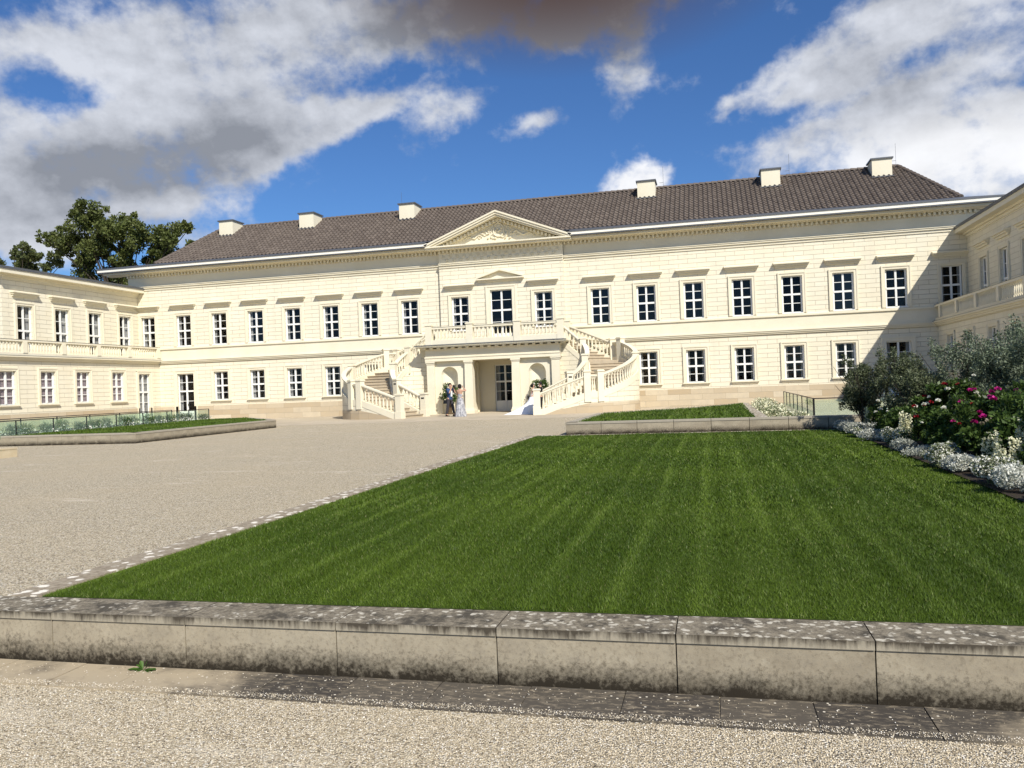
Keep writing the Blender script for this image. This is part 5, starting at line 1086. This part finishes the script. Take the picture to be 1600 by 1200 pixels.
bo = bg.build('shoulder_bag', M_shoe); tag(bo, 'black shoulder bag hanging at the hip of the man in blue', 'bag'); bo.location = (-1.53, -6.62, .66)
# guest in a long silver grey dress, back turned, one arm raised
t, s, hy, V = person('woman in a long silver grey dress seen from behind, one arm raised to her head', (-.50, -7.35, 0), R(165), 1.62, ((-.34,-.10,1.40),(-.14,-.12,1.58),(.5,-.2,.6)), ((.20,-.06,1.18),(.10,-.22,1.12),(-.6,-.5,0)))
cap_hair(t, s, hy, .06, True)
M_dress = mat('silver_dress', (.50, .49, .50), .55, lambda t, b: lk(t, t.mix(t.rng(t.noise(objc(t), 9, 5, .7), .4, .6), (.22, .22, .24), (.50, .49, .49)), b))
sk = skirt(t, .01, 1.02*s, .30, .14, M_dress, 12, None, 2)
skin_mesh('bodice', [(0,0,.92*s),(0,0,1.1*s),(0,0,1.33*s)], [(0,1),(1,2)], [(.155*s,.12*s),(.135*s,.10*s),(.165*s,.115*s)], M_dress, t)
# bride and groom half hidden behind the stair post
t, s, hy, V = person('bride in a white gown with a long train spread to the left', (3.06, -6.75, 0), R(100), 1.52, ((-.2,-.14,1.2),(-.08,-.26,1.15),(.3,-1,.1)), ((.2,-.14,1.2),(.08,-.26,1.15),(-.3,-1,.1)), lean=.3)
cap_hair(t, s, hy, .05, True)
M_gown = mat('white_gown', (.84, .84, .85), .6)
skin_mesh('bodice', [(0,0,.90*s),(0,-.01,1.1*s),(0,-.04,1.36*s)], [(0,1),(1,2)], [(.16*s,.12*s),(.135*s,.10*s),(.16*s,.115*s)], M_gown, t)
skirt(t, .01, 1.0*s, .34, .14, M_gown, 10, (.12, 1.15), 5)
t, s, hy, V = person('groom in a black suit standing behind the front newel post', (3.42, -6.35, 0), R(-70), 1.60, ((-.2,-.12,1.2),(-.12,-.28,1.15),(.1,-1,.1)), ((.2,-.12,1.2),(.12,-.28,1.15),(-.1,-1,.1)), ((0,.02),(0,-.04)))
cap_hair(t, s, hy)
M_suit = mat('black_suit', (.012,.012,.015), .8)
jv = [(a*s,b*s,c*s) for a,b,c in [(0,0,.88),(0,0,1.10),(0,0,1.33),(0,0,1.45)]]; je = [(0,1),(1,2),(2,3)]; jr = [(.17*s,.125*s),(.15*s,.11*s),(.18*s,.125*s),(.08*s,.08*s)]
for sx in (-1, 1):
    k = len(jv); jv += [(sx*.19*s,0,1.42*s),(sx*.2*s,-.12*s,1.2*s),(sx*.12*s,-.26*s,1.15*s)]; je += [(2,k),(k,k+1),(k+1,k+2)]; jr += [.072*s,.055*s,.04*s]
skin_mesh('jacket', jv, je, jr, M_suit, t)
tv = [(0,0,1.02)]; te = []; tr_ = [(.165*s,.13*s)]
for sx in (-1, 1):
    k = len(tv); tv += [(sx*.095,0,.86),(sx*.10,-.02,.49),(sx*.09,0,.10)]; te += [(0,k),(k,k+1),(k+1,k+2)]; tr_ += [.10*s,.078*s,.06*s]
skin_mesh('trousers', [(a*s,b*s,c*s) for a,b,c in tv], te, tr_, M_suit, t)
for sx in (-1, 1):
    m = MB(); X0 = sx*.09*s; m.hexa([(X0-.05,-.19,0),(X0+.05,-.19,0),(X0+.045,.08,0),(X0-.045,.08,0),(X0-.035,-.15,.05),(X0+.035,-.15,.05),(X0+.04,.06,.11),(X0-.04,.06,.11)]); m.build('shoe', M_shoe, t)
